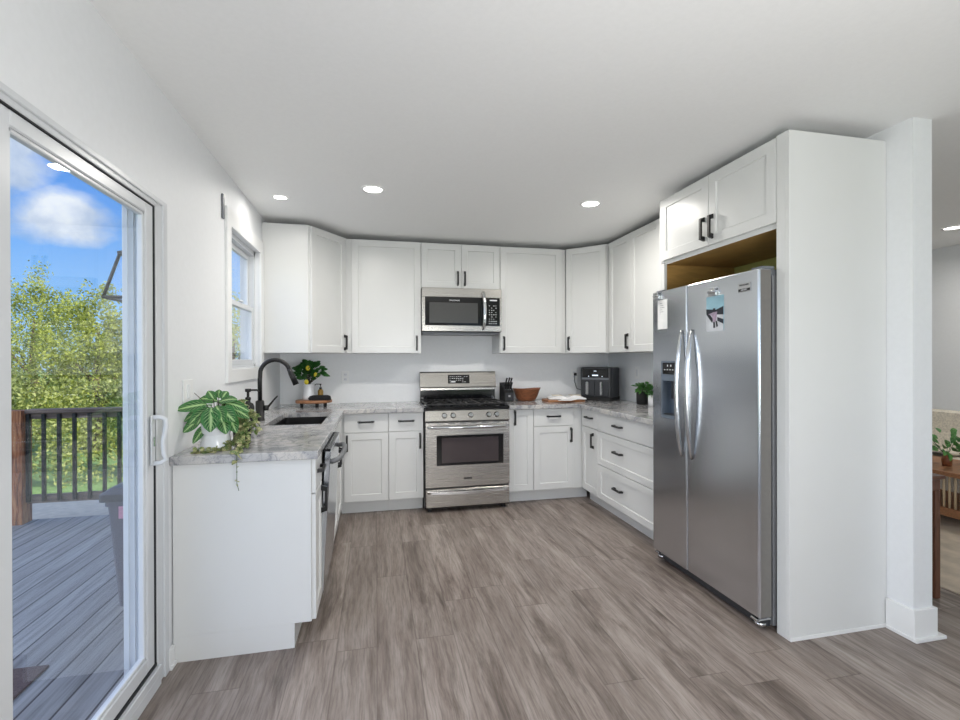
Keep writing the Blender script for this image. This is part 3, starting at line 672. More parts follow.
TRt = lambda y: frame((XRB, y, 0), (0, -1, 0), (-1, 0, 0))
base_cab(TRt(4.166), .356, XR-XRB-.004, 'narrow white drawer-over-door cabinet in the right run beside the corner', [('drawer', .03, .356-G, ze0, ze1, ('h', .196, .80)), ('door', .03, .356-G, zd0, zd1, ('v', .272, .60))])
base_cab(TRt(3.809), .915, XR-XRB-.004, 'wide white three-drawer cabinet beside the refrigerator', [('drawer', G, .915-G, ze0-.004, ze1, ('h', .36, .79)), ('panel_drawer', G, .915-G, .416, .702, ('h', .36, .575)), ('panel_drawer', G, .915-G, zd0, .411, ('h', .36, .28))])

# worktops
def sink_top():
    m = MB(); z0, z1 = TOP, .914
    XE, YE = -.264, 2.288
    sx0, sx1, sy0, sy1 = -.705, -.352, 3.245, 3.985
    m.box(XL+.002, XE, YE, sy0, z0, z1, .003); m.box(XL+.002, sx0, sy0, sy1, z0, z1, 0); m.box(sx1, XE, sy0, sy1, z0, z1, 0)
    m.box(XL+.002, XE, sy1, 4.106, z0, z1, 0); m.box(XL+.002, .404, 4.106, YBW-.002, z0, z1, .003)
    return m
tag(obj('worktop', sink_top(), 'stone', origin=(-.55, 3.3, TOP)), 'grey marbled stone worktop with the sink cut into it', 'worktop')
m = MB(); m.box(1.176, XR-.002, 4.106, YBW-.002, TOP, .914, .003); m.box(1.85, XR-.002, 2.89, 4.106, TOP, .914, .003)
tag(obj('worktop', m, 'stone', origin=(2.1, 4.2, TOP)), 'grey marbled stone worktop carrying the bowl, book and air fryer', 'worktop')

# upper cabinets
UF = 4.422   # carcass front of back uppers (door faces at 4.402)
def upper(T, W, Dp, z0, z1, label, cells, group='white wall cabinets', name='wall_cabinet'):
    t = thing(name, label, 'wall cabinet', (T @ Vector((0, 0, z0))), group)
    m = MB(T); m.box(0, W, -Dp, 0, z0, z1, .0008); obj('carcass', m, 'cabinet_white', t)
    fronts(T, t, cells); return t
TU = lambda x: frame((x, UF, 0), (1, 0, 0), (0, -1, 0))
upper(TU(-.265), .676, YBW-UF-.003, ZB, ZU, 'wide single-door wall cabinet left of the microwave', [('door', .050, .674, ZB+.003, ZU-.003, ('v', .634, 1.487))])
upper(TU(.412), .758, YBW-UF-.003, 2.003, ZU, 'short two-door wall cabinet above the microwave', [('door', .002, .3775, 2.006, ZU-.003, ('v', .345, 2.10)), ('door', .3805, .756, 2.006, ZU-.003, ('v', .412, 2.10))])
upper(TU(1.171), .680, YBW-UF-.003, ZB, ZU, 'wide single-door wall cabinet above the wooden bowl', [('door', .004, .632, ZB+.003, ZU-.003, ('v', .036, 1.487))])
def diag(name, pts, label, cells, A, B):
    t = thing('corner_wall_cabinet', label, 'wall cabinet', (pts[0][0], pts[0][1], ZB), 'diagonal corner wall cabinets')
    m = MB(); m.prism(pts, ZB, ZU); obj('carcass', m, 'cabinet_white', t)
    u = (Vector(B)-Vector(A)); L = u.length; T = frame((A[0], A[1], 0), (u.x, u.y, 0), (u.y, -u.x, 0))
    fronts(T, t, cells(L)); return t
yl = 4.122; yw = 4.025; xl1 = -.538
diag('l', [(XL+.002, YBW-.002), (XL+.002, yw), (xl1, yw), (-.272, 4.412), (-.272, YBW-.002)], 'white diagonal corner wall cabinet beside the window',
     lambda L: [('door', .022, L-.006, ZB+.003, ZU-.003, ('v', L-.035, 1.487))], (xl1, yw), (-.272, 4.412))
xr1 = XR-.328
diag('r', [(XR-.002, YBW-.002), (1.868-.012, YBW-.002), (1.868-.012, 4.412), (xr1-.0, yl), (XR-.002, yl)], 'white diagonal corner wall cabinet above the air fryer',
     lambda L: [('door', .004, L-.006, ZB+.003, ZU-.003, ('v', .036, 1.487))], (1.858, 4.410), (xr1, yl))
TUR = lambda y: frame((2.169, y, 0), (0, -1, 0), (-1, 0, 0))
upper(TUR(4.10), .395, XR-2.169-.003, ZB, ZU, 'narrow single-door wall cabinet beside the right corner cabinet', [('door', .012, .393, ZB+.003, ZU-.003, ('v', .36, 1.487))])
upper(TUR(3.704), .81, XR-2.169-.003, ZB, ZU, 'two-door wall cabinet partly hidden behind the refrigerator surround', [('door', .003, .45, ZB+.003, ZU-.003, ('v', .415, 1.487)), ('door', .453, .806, ZB+.003, ZU-.003, None)])

# refrigerator surround
ZT = 2.413
fs = thing('refrigerator_surround', 'tall white panel enclosure with two-door cabinet over the refrigerator', 'cabinet', (2.18, 2.37, 0))
m = MB(); m.box(1.90, XR-.002, 1.852, 1.872, 0, ZT, .001); m.box(1.90, 1.92, 1.872, 1.925, 0, ZT, .001); obj('side_panel', m, 'cabinet_white', fs)
m = MB(); m.box(1.90, XR-.002, 1.846, 1.851, 0, .018, .001); obj('shoe_molding', m, 'trim_white', fs)
m = MB(); m.box(1.90, XR-.002, 2.868, 2.888, 0, ZT, .001); m.box(1.90, 1.92, 2.836, 2.868, 0, 1.975, .001); obj('side_panel', m, 'cabinet_white', fs)
m = MB(); m.box(1.92, XR-.003, 1.926, 2.867, 1.985, ZT, .001); obj('carcass', m, 'cabinet_white', fs)
m = MB(); m.box(1.925, XR-.004, 1.874, 2.866, 1.975, 1.984); m.box(1.925, XR-.004, 2.858, 2.866, 1.2, 1.974); obj('wood_lining', m, 'plywood', fs)
m = MB(); m.box(2.466, 2.4765, 1.874, 2.856, .1, 1.974); obj('recess_back', m, 'recess_wall', fs)
TF = frame((1.92, 2.882, 0), (0, -1, 0), (-1, 0, 0))
fronts(TF, fs, [('door', .003, .4755, 1.998, ZT-.004, ('v', .441, 2.10)), ('door', .4785, .952, 1.998, ZT-.004, ('v', .513, 2.10))])
m = MB(TF); m.box(0, .957, -.001, .0005, 1.972, 1.996); obj('bottom_rail', m, 'cabinet_white', fs)

# ------------------------------------------------------------------ refrigerator
fr = thing('refrigerator', 'stainless steel side-by-side refrigerator with ice and water dispenser', 'refrigerator', (2.1, 2.38, 0))
FYa, FYb, FS = 1.930, 2.828, 2.472
m = MB(); m.rbox(1.887, 2.45, FYa+.004, FYb-.004, .03, 1.741, .004); obj('cabinet_body', m, 'fridge_side', fr)
def fridge_door(y0, y1, hole=None):
    """slightly bowed door skin"""
    m = MB(); x0, x1, r, z0, z1 = 1.805, 1.873, .010, .075, 1.770
    def prof():
        p = [(x1, y0), (x0+r, y0)]
        for i in range(1, 6): a = PI/2*i/5; p.append((x0+r-r*math.sin(a), y0+r-r*math.cos(a)))
        for i in range(1, 6): a = PI/2*i/5; p.append((x0+r-r*math.cos(a), y1-r+r*math.sin(a)))
        p.append((x1, y1)); return p
    P = prof()
    if not hole:
        e = .004; cx, cy = (x0+x1)/2, (y0+y1)/2
        sc = lambda q: [(cx+(x-cx)*.93, cy+(y-cy)*.99) for x, y in q]
        m.rings([[(x, y, z) for x, y in q] for q, z in ((sc(P), z0), (P, z0+e), (P, z1-e), (sc(P), z1))], smooth=False)
        return m
    hy0, hy1, hz0, hz1 = hole
    for a, b_ in ((z0, hz0), (hz1, z1)): m.prism(P, a, b_)
    cut = [q for q in P if q[1] <= hy0]; L_ = [(x1, y0)]+[q for q in P[1:7]]+[(x0, hy0), (x1, hy0)]
    R_ = [(x1, hy1), (x0, hy1)]+P[7:]
    m.prism(L_, hz0, hz1); m.prism(R_, hz0, hz1); m.box(x1-.008, x1, hy0, hy1, hz0, hz1)
    return m
hole = (2.566, 2.722, .958, 1.32)
d1 = obj('freezer_door', fridge_door(FS+.003, FYb, hole), 'stainless_fridge', fr)
d2 = obj('refrigerator_door', fridge_door(FYa, FS-.003), 'stainless_fridge', fr)
for d_ in (d1, d2):      # the door edges are painted grey
    d_.data.materials.append(M['door_edge'])
    for p_ in d_.data.polygons:
        if abs(p_.normal.y) > .95 and p_.center.x+d_.parent.location.x > 1.82: p_.material_index = 1
m = MB(); m.box(1.812, 1.873, FS-.0029, FS+.0029, .08, 1.765); obj('door_seam_seal', m, 'gasket', fr)  # dark strip added so the open gap between the doors reads dark
m = MB(); m.box(1.8735, 1.8865, FYa+.015, FS-.01, .09, 1.755); m.box(1.8735, 1.8865, FS+.01, FYb-.015, .09, 1.755); obj('door_gasket', m, 'gasket', fr)
m = MB(); m.box(1.8375, 1.8868, FYa+.02, FYb-.02, .02, .07, .003); obj('toe_grille', m, 'dark_plastic', fr)
for yy in (FYa+.004, FYb-.08):
    m = MB(); m.box(1.83, 1.90, yy, yy+.075, 1.771, 1.785, .003); m.box(1.888, 1.93, yy+.01, yy+.06, 1.742, 1.772, .003); obj('top_hinge', m, 'grey_plastic', fr)
    m = MB(); m.tube([(1.83, yy+.03, .074), (1.85, yy+.03, .045), (1.88, yy+.03, .045)], .012, 8); m.box(1.80, 1.884, yy+.008, yy+.05, .055, .068, .003); m.lathe([(.028, -.01), (.028, .01)], (1.85, yy+.04, .03), 12); obj('bottom_hinge', m, 'chrome', fr)
def bow_handle(y, lean):
    m = MB(); pts = []; R = []
    for i in range(21):
        s_ = i/20; z = .745+s_*(1.505-.745); bow = math.sin(PI*s_)**.75
        pts.append((1.803-(.034+.003*(lean < 0))*bow-.004, y+.004*lean*bow, z))
    rs = [.006+.008*min(1, math.sin(PI*i/20)*1.8) for i in range(21)]
    m.tube(pts, rs, 10); return m
obj('handle', bow_handle(FS+.040, 1), 'chrome', d1); obj('handle', bow_handle(FS-.052, -1), 'chrome', d2)
# dispenser
m = MB(); y0, y1, z0, z1 = hole
m.box(1.862, 1.8645, y0+.004, y1-.004, z0+.004, z1-.004)
m.box(1.800, 1.862, y0, y0+.012, z0, z1); m.box(1.800, 1.862, y1-.012, y1, z0, z1); m.box(1.800, 1.862, y0+.012, y1-.012, z0, z0+.02); m.box(1.800, 1.862, y0+.012, y1-.012, z1-.01, z1)
m.box(1.803, 1.862, y0+.012, y1-.012, 1.195, 1.235)
dp = obj('dispenser_recess', m, 'dispenser_grey', d1)
m = MB(); m.box(1.8015, 1.83, y0+.012, y1-.012, 1.236, z1-.011, .002); obj('control_panel', m, 'black_gloss', dp)
m = MB()
for k in range(4): m.box(1.8005, 1.8014, y0+.03+k*.028, y0+.042+k*.028, 1.262, 1.268)
m.box(1.8005, 1.8014, y0+.05, y0+.062, 1.285, 1.297); m.box(1.8005, 1.8014, y0+.085, y0+.094, 1.285, 1.297); obj('control_icons', m, 'white_print', dp)
m = MB(); m.box(1.835, 1.845, y0+.05, y1-.05, 1.08, 1.194, .003); m.box(1.806, 1.858, y0+.02, y1-.02, .979, .985, .001); obj('paddle', m, 'dark_plastic', dp)
# badge
Tb = frame((1.8046, 2.022, 1.692), (0, -1, 0), (-1, 0, 0))
m = MB(Tb); m.box(-.042, .042, 0, .002, -.022, .022, .0008); bd = obj('badge', m, 'chrome', d2)
m = MB(Tb); m.box(-.038, .038, .002, .0026, -.019, -.006); obj('badge_band', m, 'black_gloss', bd)
text('badge_lettering', 'FRIGIDAIRE', .0125, Tb @ Matrix.Translation((0, .0022, .012)), 'black_gloss', bd)
text('badge_lettering', 'GALLERY', .010, Tb @ Matrix.Translation((0, .0028, -.0125)), 'white_print', bd)
# magnets, note, photo
Tn = frame((1.8045, 2.713, 1.72), (0, -1, 0), (-1, 0, 0))
m = MB(Tn)
m.rings([[(-.052+a*.104, .0006+.004*math.sin(a*3.1)*k, -.195+.19*k2) for a in (0, .33, .66, 1)] for k2, k in ((0, 1.6), (.35, .6), (.7, .2), (1, 0))], False, False, closed=False)
nt_ = obj('paper_note', m, 'paper', origin=Tn.translation); tag(nt_, 'long white paper note clipped to the left refrigerator door', 'note')
mod = nt_.modifiers.new('thickness', 'SOLIDIFY'); mod.thickness = .0006
m = MB(Tn)
for k in range(11): m.box(-.028, .0+.022*((k*7) % 3)/2, .0018, .0024, -.03-k*.0135, -.0275-k*.0135)
obj('handwriting', m, 'grey_plastic', nt_)
def clip(T, label):
    m = MB(T); m.rings([[(-.026, .001, -.02), (.026, .001, -.02), (.026, .016, -.02), (-.026, .016, -.02)], [(-.03, .001, .004), (.03, .001, .004), (.03, .012, .004), (-.03, .012, .004)]])
    m.tube([(-.03, .012, .0), (.03, .012, .0)], .007, 8); m.box(-.02, .02, .008, .014, .004, .024, .002)
    tag(obj('magnetic_clip', m, 'chrome', origin=T.translation), label, 'clip', 'magnetic clips on the refrigerator')
clip(frame((1.8045, 2.765, 1.745), (0, -1, 0), (-1, 0, 0)), 'chrome magnetic clip holding the white note, top left of refrigerator')
Tp = frame((1.8046, 2.232, 1.58), (0, -1, 0), (-1, 0, 0))
clip(frame((1.8046, 2.240, 1.700), (0, -1, 0), (-1, 0, 0)), 'chrome magnetic clip holding the small photograph')
m = MB(Tp); m.box(-.066, .066, .0004, .0016, -.096, .096)
m.mi = 1; m.poly([(-.066, .0018, -.096), (.066, .0018, -.096), (.066, .0018, -.01), (-.066, .0018, .0)])
m.mi = 2; m.poly([(-.066, .002, .0), (.066, .002, -.01), (.066, .002, .035), (.01, .002, .02), (-.066, .002, .03)]); m.poly([(-.066, .0021, .0), (-.02, .0021, -.05), (-.01, .0021, -.03), (-.05, .0021, .01)]); m.poly([(.02, .0021, -.04), (.066, .0021, -.06), (.066, .0021, -.035), (.02, .0021, -.02)])
m.mi = 3; m.poly([(-.05, .0023, .0), (-.012, .0023, .008), (.02, .0023, .01), (.012, .0023, -.04), (-.012, .0023, -.05), (-.02, .0023, -.01)])
m.mi = 2; m.poly([(-.012, .0024, -.045), (.002, .0024, -.045), (.004, .0024, -.078), (-.01, .0024, -.078)]); m.poly([(.006, .0024, -.042), (.018, .0024, -.04), (.026, .0024, -.07), (.014, .0024, -.075)])
m.poly([(-.014, .0025, .012), (.004, .0025, .012), (.006, .0025, .028), (-.012, .0025, .03)])
tag(obj('photograph', m, ['photo_sky', 'photo_snow', 'photo_dark', 'photo_coat'], origin=Tp.translation), 'small photograph of a person outdoors clipped on the refrigerator door', 'photograph')

# ------------------------------------------------------------------ range
rg = thing('gas_range', 'stainless steel gas range with black grates between white cabinets', 'range', (.79, 4.38, 0))
RX0, RX1, RYF = .411, 1.168, 4.062
m = MB(); m.box(RX0, RX1, RYF+.035, 4.70, .03, .895, .002)
for xx in (RX0+.03, RX1-.06):
    for yy in (RYF+.06, 4.62): m.box(xx, xx+.03, yy, yy+.03, 0, .03)
obj('body', m, 'black_metal', rg)
TG = frame((RX0, RYF+.035, 0), (1, 0, 0), (0, -1, 0)); GW = RX1-RX0
m = MB(TG); m.box(.004, GW-.004, 0, .03, .045, .205, .006); dw_ = obj('storage_drawer', m, 'stainless', rg)
m = MB(TG); m.strip([(.02, .03, .178), (.05, .05, .180), (.2, .058, .176), (GW/2, .062, .172), (GW-.2, .058, .176), (GW-.05, .05, .180), (GW-.02, .03, .178)], .022, .014, (0, 1, 0)); obj('handle', m, 'chrome', dw_)
# oven door with window hole
m = MB(TG); z0, z1 = .222, .782; a0, a1, b0, b1 = .098, GW-.052, .41, .672
a1 = GW-.06
for (u0, u1, zz0, zz1) in ((.004, a0, z0, z1), (a1, GW-.004, z0, z1), (a0, a1, z0, b0), (a0, a1, b1, z1)): m.box(u0, u1, 0, .035, zz0, zz1)
od = obj('oven_door', m, 'stainless', rg)
m = MB(TG)
for (u0, u1, zz0, zz1) in ((a0, a0+.045, b0, b1), (a1-.045, a1, b0, b1), (a0+.045, a1-.045, b0, b0+.022), (a0+.045, a1-.045, b1-.022, b1)): m.box(u0, u1, .004, .0365, zz0, zz1, .002)
obj('window_border', m, 'black_gloss', od)
m = MB(TG); m.box(a0+.045, a1-.045, .02, .033, b0+.022, b1-.022); obj('window_glass', m, 'oven_glass', od)
m = MB(TG); m.tube([(.03, .036, .748), (.034, .068, .748), (.06, .078, .748), (GW/2, .082, .744), (GW-.06, .078, .748), (GW-.034, .068, .748), (GW-.03, .036, .748)], .0135, 10); obj('handle', m, 'chrome', od)
m = MB(TG)
for k in range(6): m.box(.1+k*.1, .16+k*.1, .0348, .0362, .772, .777)
obj('vent_slots', m, 'gasket', od)
Tl = TG @ Matrix.Translation((GW/2-.005, .035, .305))
m = MB(Tl); m.box(-.037, .037, 0, .002, -.02, .02); bdg = obj('badge', m, 'stainless', od)
m = MB(Tl); m.box(-.037, .037, .002, .0028, -.02, -.006); obj('badge_band', m, 'black_gloss', bdg)
m = MB(); m.rings([[(x, RYF+.003, .792), (x, RYF-.0, .80), (x, RYF+.02, .885), (x, RYF+.06, .893), (x, RYF+.06, .792)] for x in (RX0+.002, RX1-.002)]); cp = obj('knob_panel', m, 'stainless', rg)
for kx in (.578, .655, .812, .975, 1.047):
    Tk = Matrix.Translation((kx, RYF+.009, .843)) @ Matrix.Rotation(PI/2-.2, 4, 'X')
    m = MB(Tk); m.lathe([(.024, .0), (.024, .006), (.019, .008), (.0185, .026), (.015, .03)], (0, 0, 0), 20); m.box(-.004, .004, -.016, .016, .028, .034, .001)
    obj('burner_knob', m, 'chrome', cp)
m = MB(); m.rbox(RX0-.001, RX1+.001, RYF+.002, 4.66, .896, .918, .008, 4, .004); obj('cooktop', m, 'black_gloss', rg)
for gx0, gx1 in ((RX0+.02, RX0+.262), (RX0+.268, RX1-.268), (RX1-.262, RX1-.02)):
    m = MB(); ya, yb = RYF+.04, 4.60; zz = .944
    for yy in (ya, yb): m.box(gx0, gx1, yy-.006, yy+.006, zz-.012, zz, .002)
    for xx in (gx0, gx1): m.box(xx-.006, xx+.006, ya, yb, zz-.012, zz, .002)
    cxg = (gx0+gx1)/2; m.box(gx0, gx1, (ya+yb)/2-.006, (ya+yb)/2+.006, zz-.012, zz, .002)
    for cyg in (ya+.14, yb-.14):
        for k in range(4):
            a = k*PI/2+PI/4 if gx1-gx0 > .23 else k*PI/2
            ca, sa = math.cos(a), math.sin(a); m.strip([(cxg+ca*.03, cyg+sa*.03, zz-.002), (cxg+ca*.07, cyg+sa*.07, zz-.002), (cxg+ca*.105, cyg+sa*.12, zz-.006)], .009, .01)
    m.box(cxg-.005, cxg+.005, ya, ya+.1, zz-.012, zz); m.box(cxg-.005, cxg+.005, yb-.1, yb, zz-.012, zz)
    for xx in (gx0, gx1):
        for yy in (ya, yb): m.box(xx-.007, xx+.007, yy-.007, yy+.007, .918, zz-.01)
    obj('burner_grate', m, 'cast_iron', rg)
for bx_, by_, r_ in ((RX0+.14, RYF+.18, .045), (RX0+.14, 4.46, .035), (.79, 4.33, .04), (RX1-.14, RYF+.18, .04), (RX1-.14, 4.46, .045)):
    m = MB(); m.lathe([(r_+.012, 0), (r_+.01, .006), (r_, .008), (r_, .016), (r_-.006, .019)], (bx_, by_, .918), 20); obj('burner_cap', m, 'cast_iron', rg)
m = MB(); m.box(.424, 1.196-.014, 4.655, 4.70, .918, 1.047, .002); bgd = obj('backguard', m, 'black_gloss', rg)
m = MB(); m.rings([[(x, 4.64, 1.048), (x, 4.628, 1.06), (x, 4.655, 1.2), (x, 4.665, 1.21), (x, 4.72, 1.21), (x, 4.72, 1.048)] for x in (.422, 1.186)]); m.box(.430, 1.178, 4.652, 4.72, 1.03, 1.048)
cp2 = obj('control_panel', m, 'stainless', bgd)
Td = Matrix.Translation((.806, 4.6395, 1.137)) @ Matrix.Rotation(-.19, 4, 'X') @ frame((0, 0, 0), (1, 0, 0), (0, -1, 0))
m = MB(Td); m.box(-.108, .108, 0, .003, -.043, .043, .0015); dsp = obj('oven_display', m, 'black_gloss', bgd)
m = MB(Td); r2_ = random.Random(3)
for k in range(9):
    for j in range(4):
        if r2_.random() < .75: m.box(-.092+k*.021, -.092+k*.021+.006+r2_.random()*.008, .003, .0036, -.032+j*.018, -.032+j*.018+.005)
m.box(-.078, -.035, .003, .0038, -.034, -.018)
obj('display_markings', m, 'white_print', dsp)

# ------------------------------------------------------------------ microwave
mw = thing('microwave', 'stainless over-the-range microwave under the short wall cabinet', 'microwave', (.787, 4.53, 1.585))
MX0, MX1, MYF, MZ0, MZ1 = .4125, 1.1685, 4.333, 1.59, 1.998
m = MB(); m.box(MX0, MX1, MYF+.03, YBW-.003, MZ0, MZ1, .002); obj('body', m, 'black_metal', mw)
TM = frame((MX0, MYF+.03, 0), (1, 0, 0), (0, -1, 0)); W_ = MX1-MX0
zA, zB2 = 1.652, 1.912
m = MB(TM); m.box(0, W_, 0, .028, zB2, MZ1, .003); m.box(0, W_, 0, .028, MZ0+.004, zA, .003); m.box(0, .028, 0, .028, zA, zB2); m.box(W_-.018, W_, 0, .028, zA, zB2); fa = obj('front_frame', m, 'stainless', mw)
m = MB(TM); m.box(.028, .565, 0, .029, zA, zB2, .002); dr = obj('door', m, 'black_gloss', mw)
m = MB(TM); m.box(.068, .525, .029, .0302, 1.672, 1.862); obj('window', m, 'mesh_glass', dr)
Tt = TM @ Matrix.Translation((.302, .0305, 1.882)); text('badge_lettering', 'FRIGIDAIRE', .019, Tt, 'white_print', dr)
m = MB(TM); m.box(.585, W_-.018, 0, .029, zA, zB2, .002); kp = obj('keypad', m, 'black_gloss', mw)
m = MB(TM); r2_ = random.Random(8)
for k in range(4):
    for j in range(9):
        if r2_.random() < .8: m.box(.632+k*.021, .632+k*.021+.006+.007*r2_.random(), .0292, .0297, 1.668+j*.021, 1.668+j*.021+.006)
m.box(.64, .71, .0292, .0297, 1.885, 1.896)
obj('keypad_markings', m, 'white_print', kp)
m = MB(TM); m.tube([(.572, .026, 1.965), (.575, .05, 1.955), (.580, .066, 1.90), (.584, .072, 1.79), (.580, .066, 1.68), (.575, .05, 1.625), (.572, .026, 1.615)], [.010, .013, .0165, .018, .0165, .013, .010], 10); obj('handle', m, 'chrome', dr)
m = MB(); m.box(MX0+.01, MX1-.01, MYF+.04, 4.70, 1.572, 1.589, .002); m.box(MX0+.1, MX1-.1, MYF+.03, MYF+.12, 1.566, 1.572); obj('vent_grille', m, 'grey_plastic', mw)

# ------------------------------------------------------------------ dishwasher
dwt = thing('dishwasher', 'stainless dishwasher with its door ajar under the worktop', 'dishwasher', (-.58, 2.88, 0))
m = MB(); m.box(-.875, -.305, 2.581, 3.183, .1, .87, .002); m.box(-.875, -.37, 2.60, 3.16, .0, .1); obj('tub', m, 'black_matte', dwt)
Tdw = frame((-.303, 2.583, .112), (0, 1, 0), (1, 0, 0)) @ Matrix.Rotation(-math.radians(3.0), 4, 'X')
m = MB(Tdw); m.box(0, .598, 0, .03, 0, .745, .003); dd = obj('door', m, 'stainless_fridge', dwt)
m = MB(Tdw); m.box(0, .598, -.012, .03, .746, .757, .002); obj('control_strip', m, 'black_gloss', dd)
m = MB(Tdw); m.tube([(.05, .03, .68), (.06, .062, .69), (.12, .074, .692), (.3, .082, .692), (.48, .074, .692), (.54, .062, .69), (.55, .03, .68)], .014, 10); obj('handle', m, 'fridge_side', dd)
for yy in (2.62, 3.12):
    m = MB(); m.lathe([(.012, 0), (.012, .1)], (-.34, yy, 0), 10); obj('levelling_foot', m, 'black_metal', dwt)

# ------------------------------------------------------------------ sink, faucet, pump
m = MB(); sx0, sx1, sy0, sy1 = -.712, -.345, 3.238, 3.992
def rct(d, z): return rr(sx0+d, sx1-d, sy0+d, sy1-d, z, .03)
m.rings([rct(-.012, .8752), rct(.004, .8752), rct(.008, .70), rct(.03, .69)], False, True)
sk = obj('sink', m, 'black_metal', origin=((sx0+sx1)/2, (sy0+sy1)/2, .69)); tag(sk, 'black undermount kitchen sink set in the left worktop', 'sink')
m = MB(); m.lathe([(.045, .0), (.045, .003), (.03, .002), (.028, -.004)], (-.53, 3.75, .6905), 20); obj('drain', m, 'chrome', sk)
fc = thing('kitchen_faucet', 'tall black gooseneck faucet with pull-down head behind the sink', 'faucet', (-.79, 3.53, .914))
m = MB(); m.lathe([(.033, 0), (.033, .005), (.029, .008), (.028, .13), (.025, .136), (.016, .14)], (-.79, 3.53, .9145), 24)
pts = [(-.79, 3.53, 1.05), (-.79, 3.53, 1.20), (-.788, 3.53, 1.235)]
cx_, cz_, rr_ = -.690, 1.236, .098
for i in range(0, 15):
    a = PI-math.radians(10+i*10.9); pts.append((cx_+rr_*math.cos(a), 3.53, cz_+rr_*math.sin(a)))
obj('spout', m.tube(pts, .0145, 12), 'black_metal', fc)
e = Vector(pts[-1]); dn = (Vector(pts[-1])-Vector(pts[-2])).normalized()
m = MB(); m.tube([e-dn*.005, e+dn*.02, e+dn*.025, e+dn*.115], [.016, .017, .019, .0205], 14); obj('spray_head', m, 'black_metal', fc)
m = MB(); m.tube([(-.765, 3.53, 1.0), (-.735, 3.53, 1.0)], .019, 14); m.tube([(-.742, 3.53, 1.0), (-.70, 3.515, 1.052), (-.672, 3.51, 1.083)], [.008, .006, .005], 8); obj('lever', m, 'black_metal', fc)
sd_ = thing('soap_dispenser', 'black pump soap dispenser standing left of the faucet base', 'soap dispenser', (-.80, 3.26, .914))
m = MB(); m.lathe([(.034, 0), (.037, .006), (.037, .12), (.03, .14), (.014, .15), (.014, .165)], (-.80, 3.26, .9145), 20); obj('bottle', m, 'black_matte', sd_)
m = MB(); m.lathe([(.017, .165), (.017, .18), (.008, .184), (.008, .215), (.018, .218), (.018, .236)], (-.80, 3.26, .9145), 14); m.tube([(-.80, 3.26, 1.142), (-.745, 3.255, 1.142), (-.735, 3.255, 1.132)], .006, 8); obj('pump', m, 'black_metal', sd_)

# ------------------------------------------------------------------ leaves
def leaf(m, base, tip_dir, L, Wd, droop=.3, nrm=(0, 0, 1), seg=6, fold=.12, uvl=None):
    """a curved leaf: base point, direction, length, width"""
    d = Vector(tip_dir).normalized(); nn = Vector(nrm); sd = d.cross(nn)
    if sd.length < .05: sd = d.orthogonal()
    sd.normalize(); up = sd.cross(d).normalized(); base = Vector(base); rows = []
    for i in range(seg+1):
        t = i/seg; wv = Wd*.5*(math.sin(PI*min(1, t**.8*.97+.015))**.7); c = base+d*L*t*(1-.12*droop*t)-up*0+Vector((0, 0, -1))*droop*L*t*t
        rows.append([(c-sd*wv+up*fold*wv, t, 0.0), (c-sd*wv*.5+up*fold*.3*wv, t, .25), (c, t, .5), (c+sd*wv*.5+up*fold*.3*wv, t, .75), (c+sd*wv+up*fold*wv, t, 1.0)])
    uvl = m.b.loops.layers.uv.verify()
    V = [[(m.b.verts.new(p), u, v) for p, u, v in r] for r in rows]
    for a, b_ in zip(V, V[1:]):
        for i in range(4):
            q = [a[i], a[i+1], b_[i+1], b_[i]]
            f = m.b.faces.new([x[0] for x in q]); f.smooth = True; f.material_index = m.mi
            for lp, x in zip(f.loops, q): lp[uvl].uv = (x[1], x[2])

# prayer plant in white pot
PX, PY = -.742, 2.45
pp = thing('potted_prayer_plant', 'striped-leaf prayer plant in a white pot at the near end of the worktop', 'potted plant', (PX, PY, .914))
m = MB(); m.lathe([(.058, .0005), (.067, .006), (.069, .018), (.059, .066), (.0565, .071), (.058, .075), (.0615, .079), (.0625, .118), (.0645, .124), (.057, .124), (.055, .105)], (PX, PY, .914), 28, cap1=False); obj('pot', m, 'ceramic_white', pp)
m = MB(); m.lathe([(.0005, .104), (.054, .104)], (PX, PY, .914), 20, cap0=False, cap1=False); obj('soil', m, 'soil', pp)
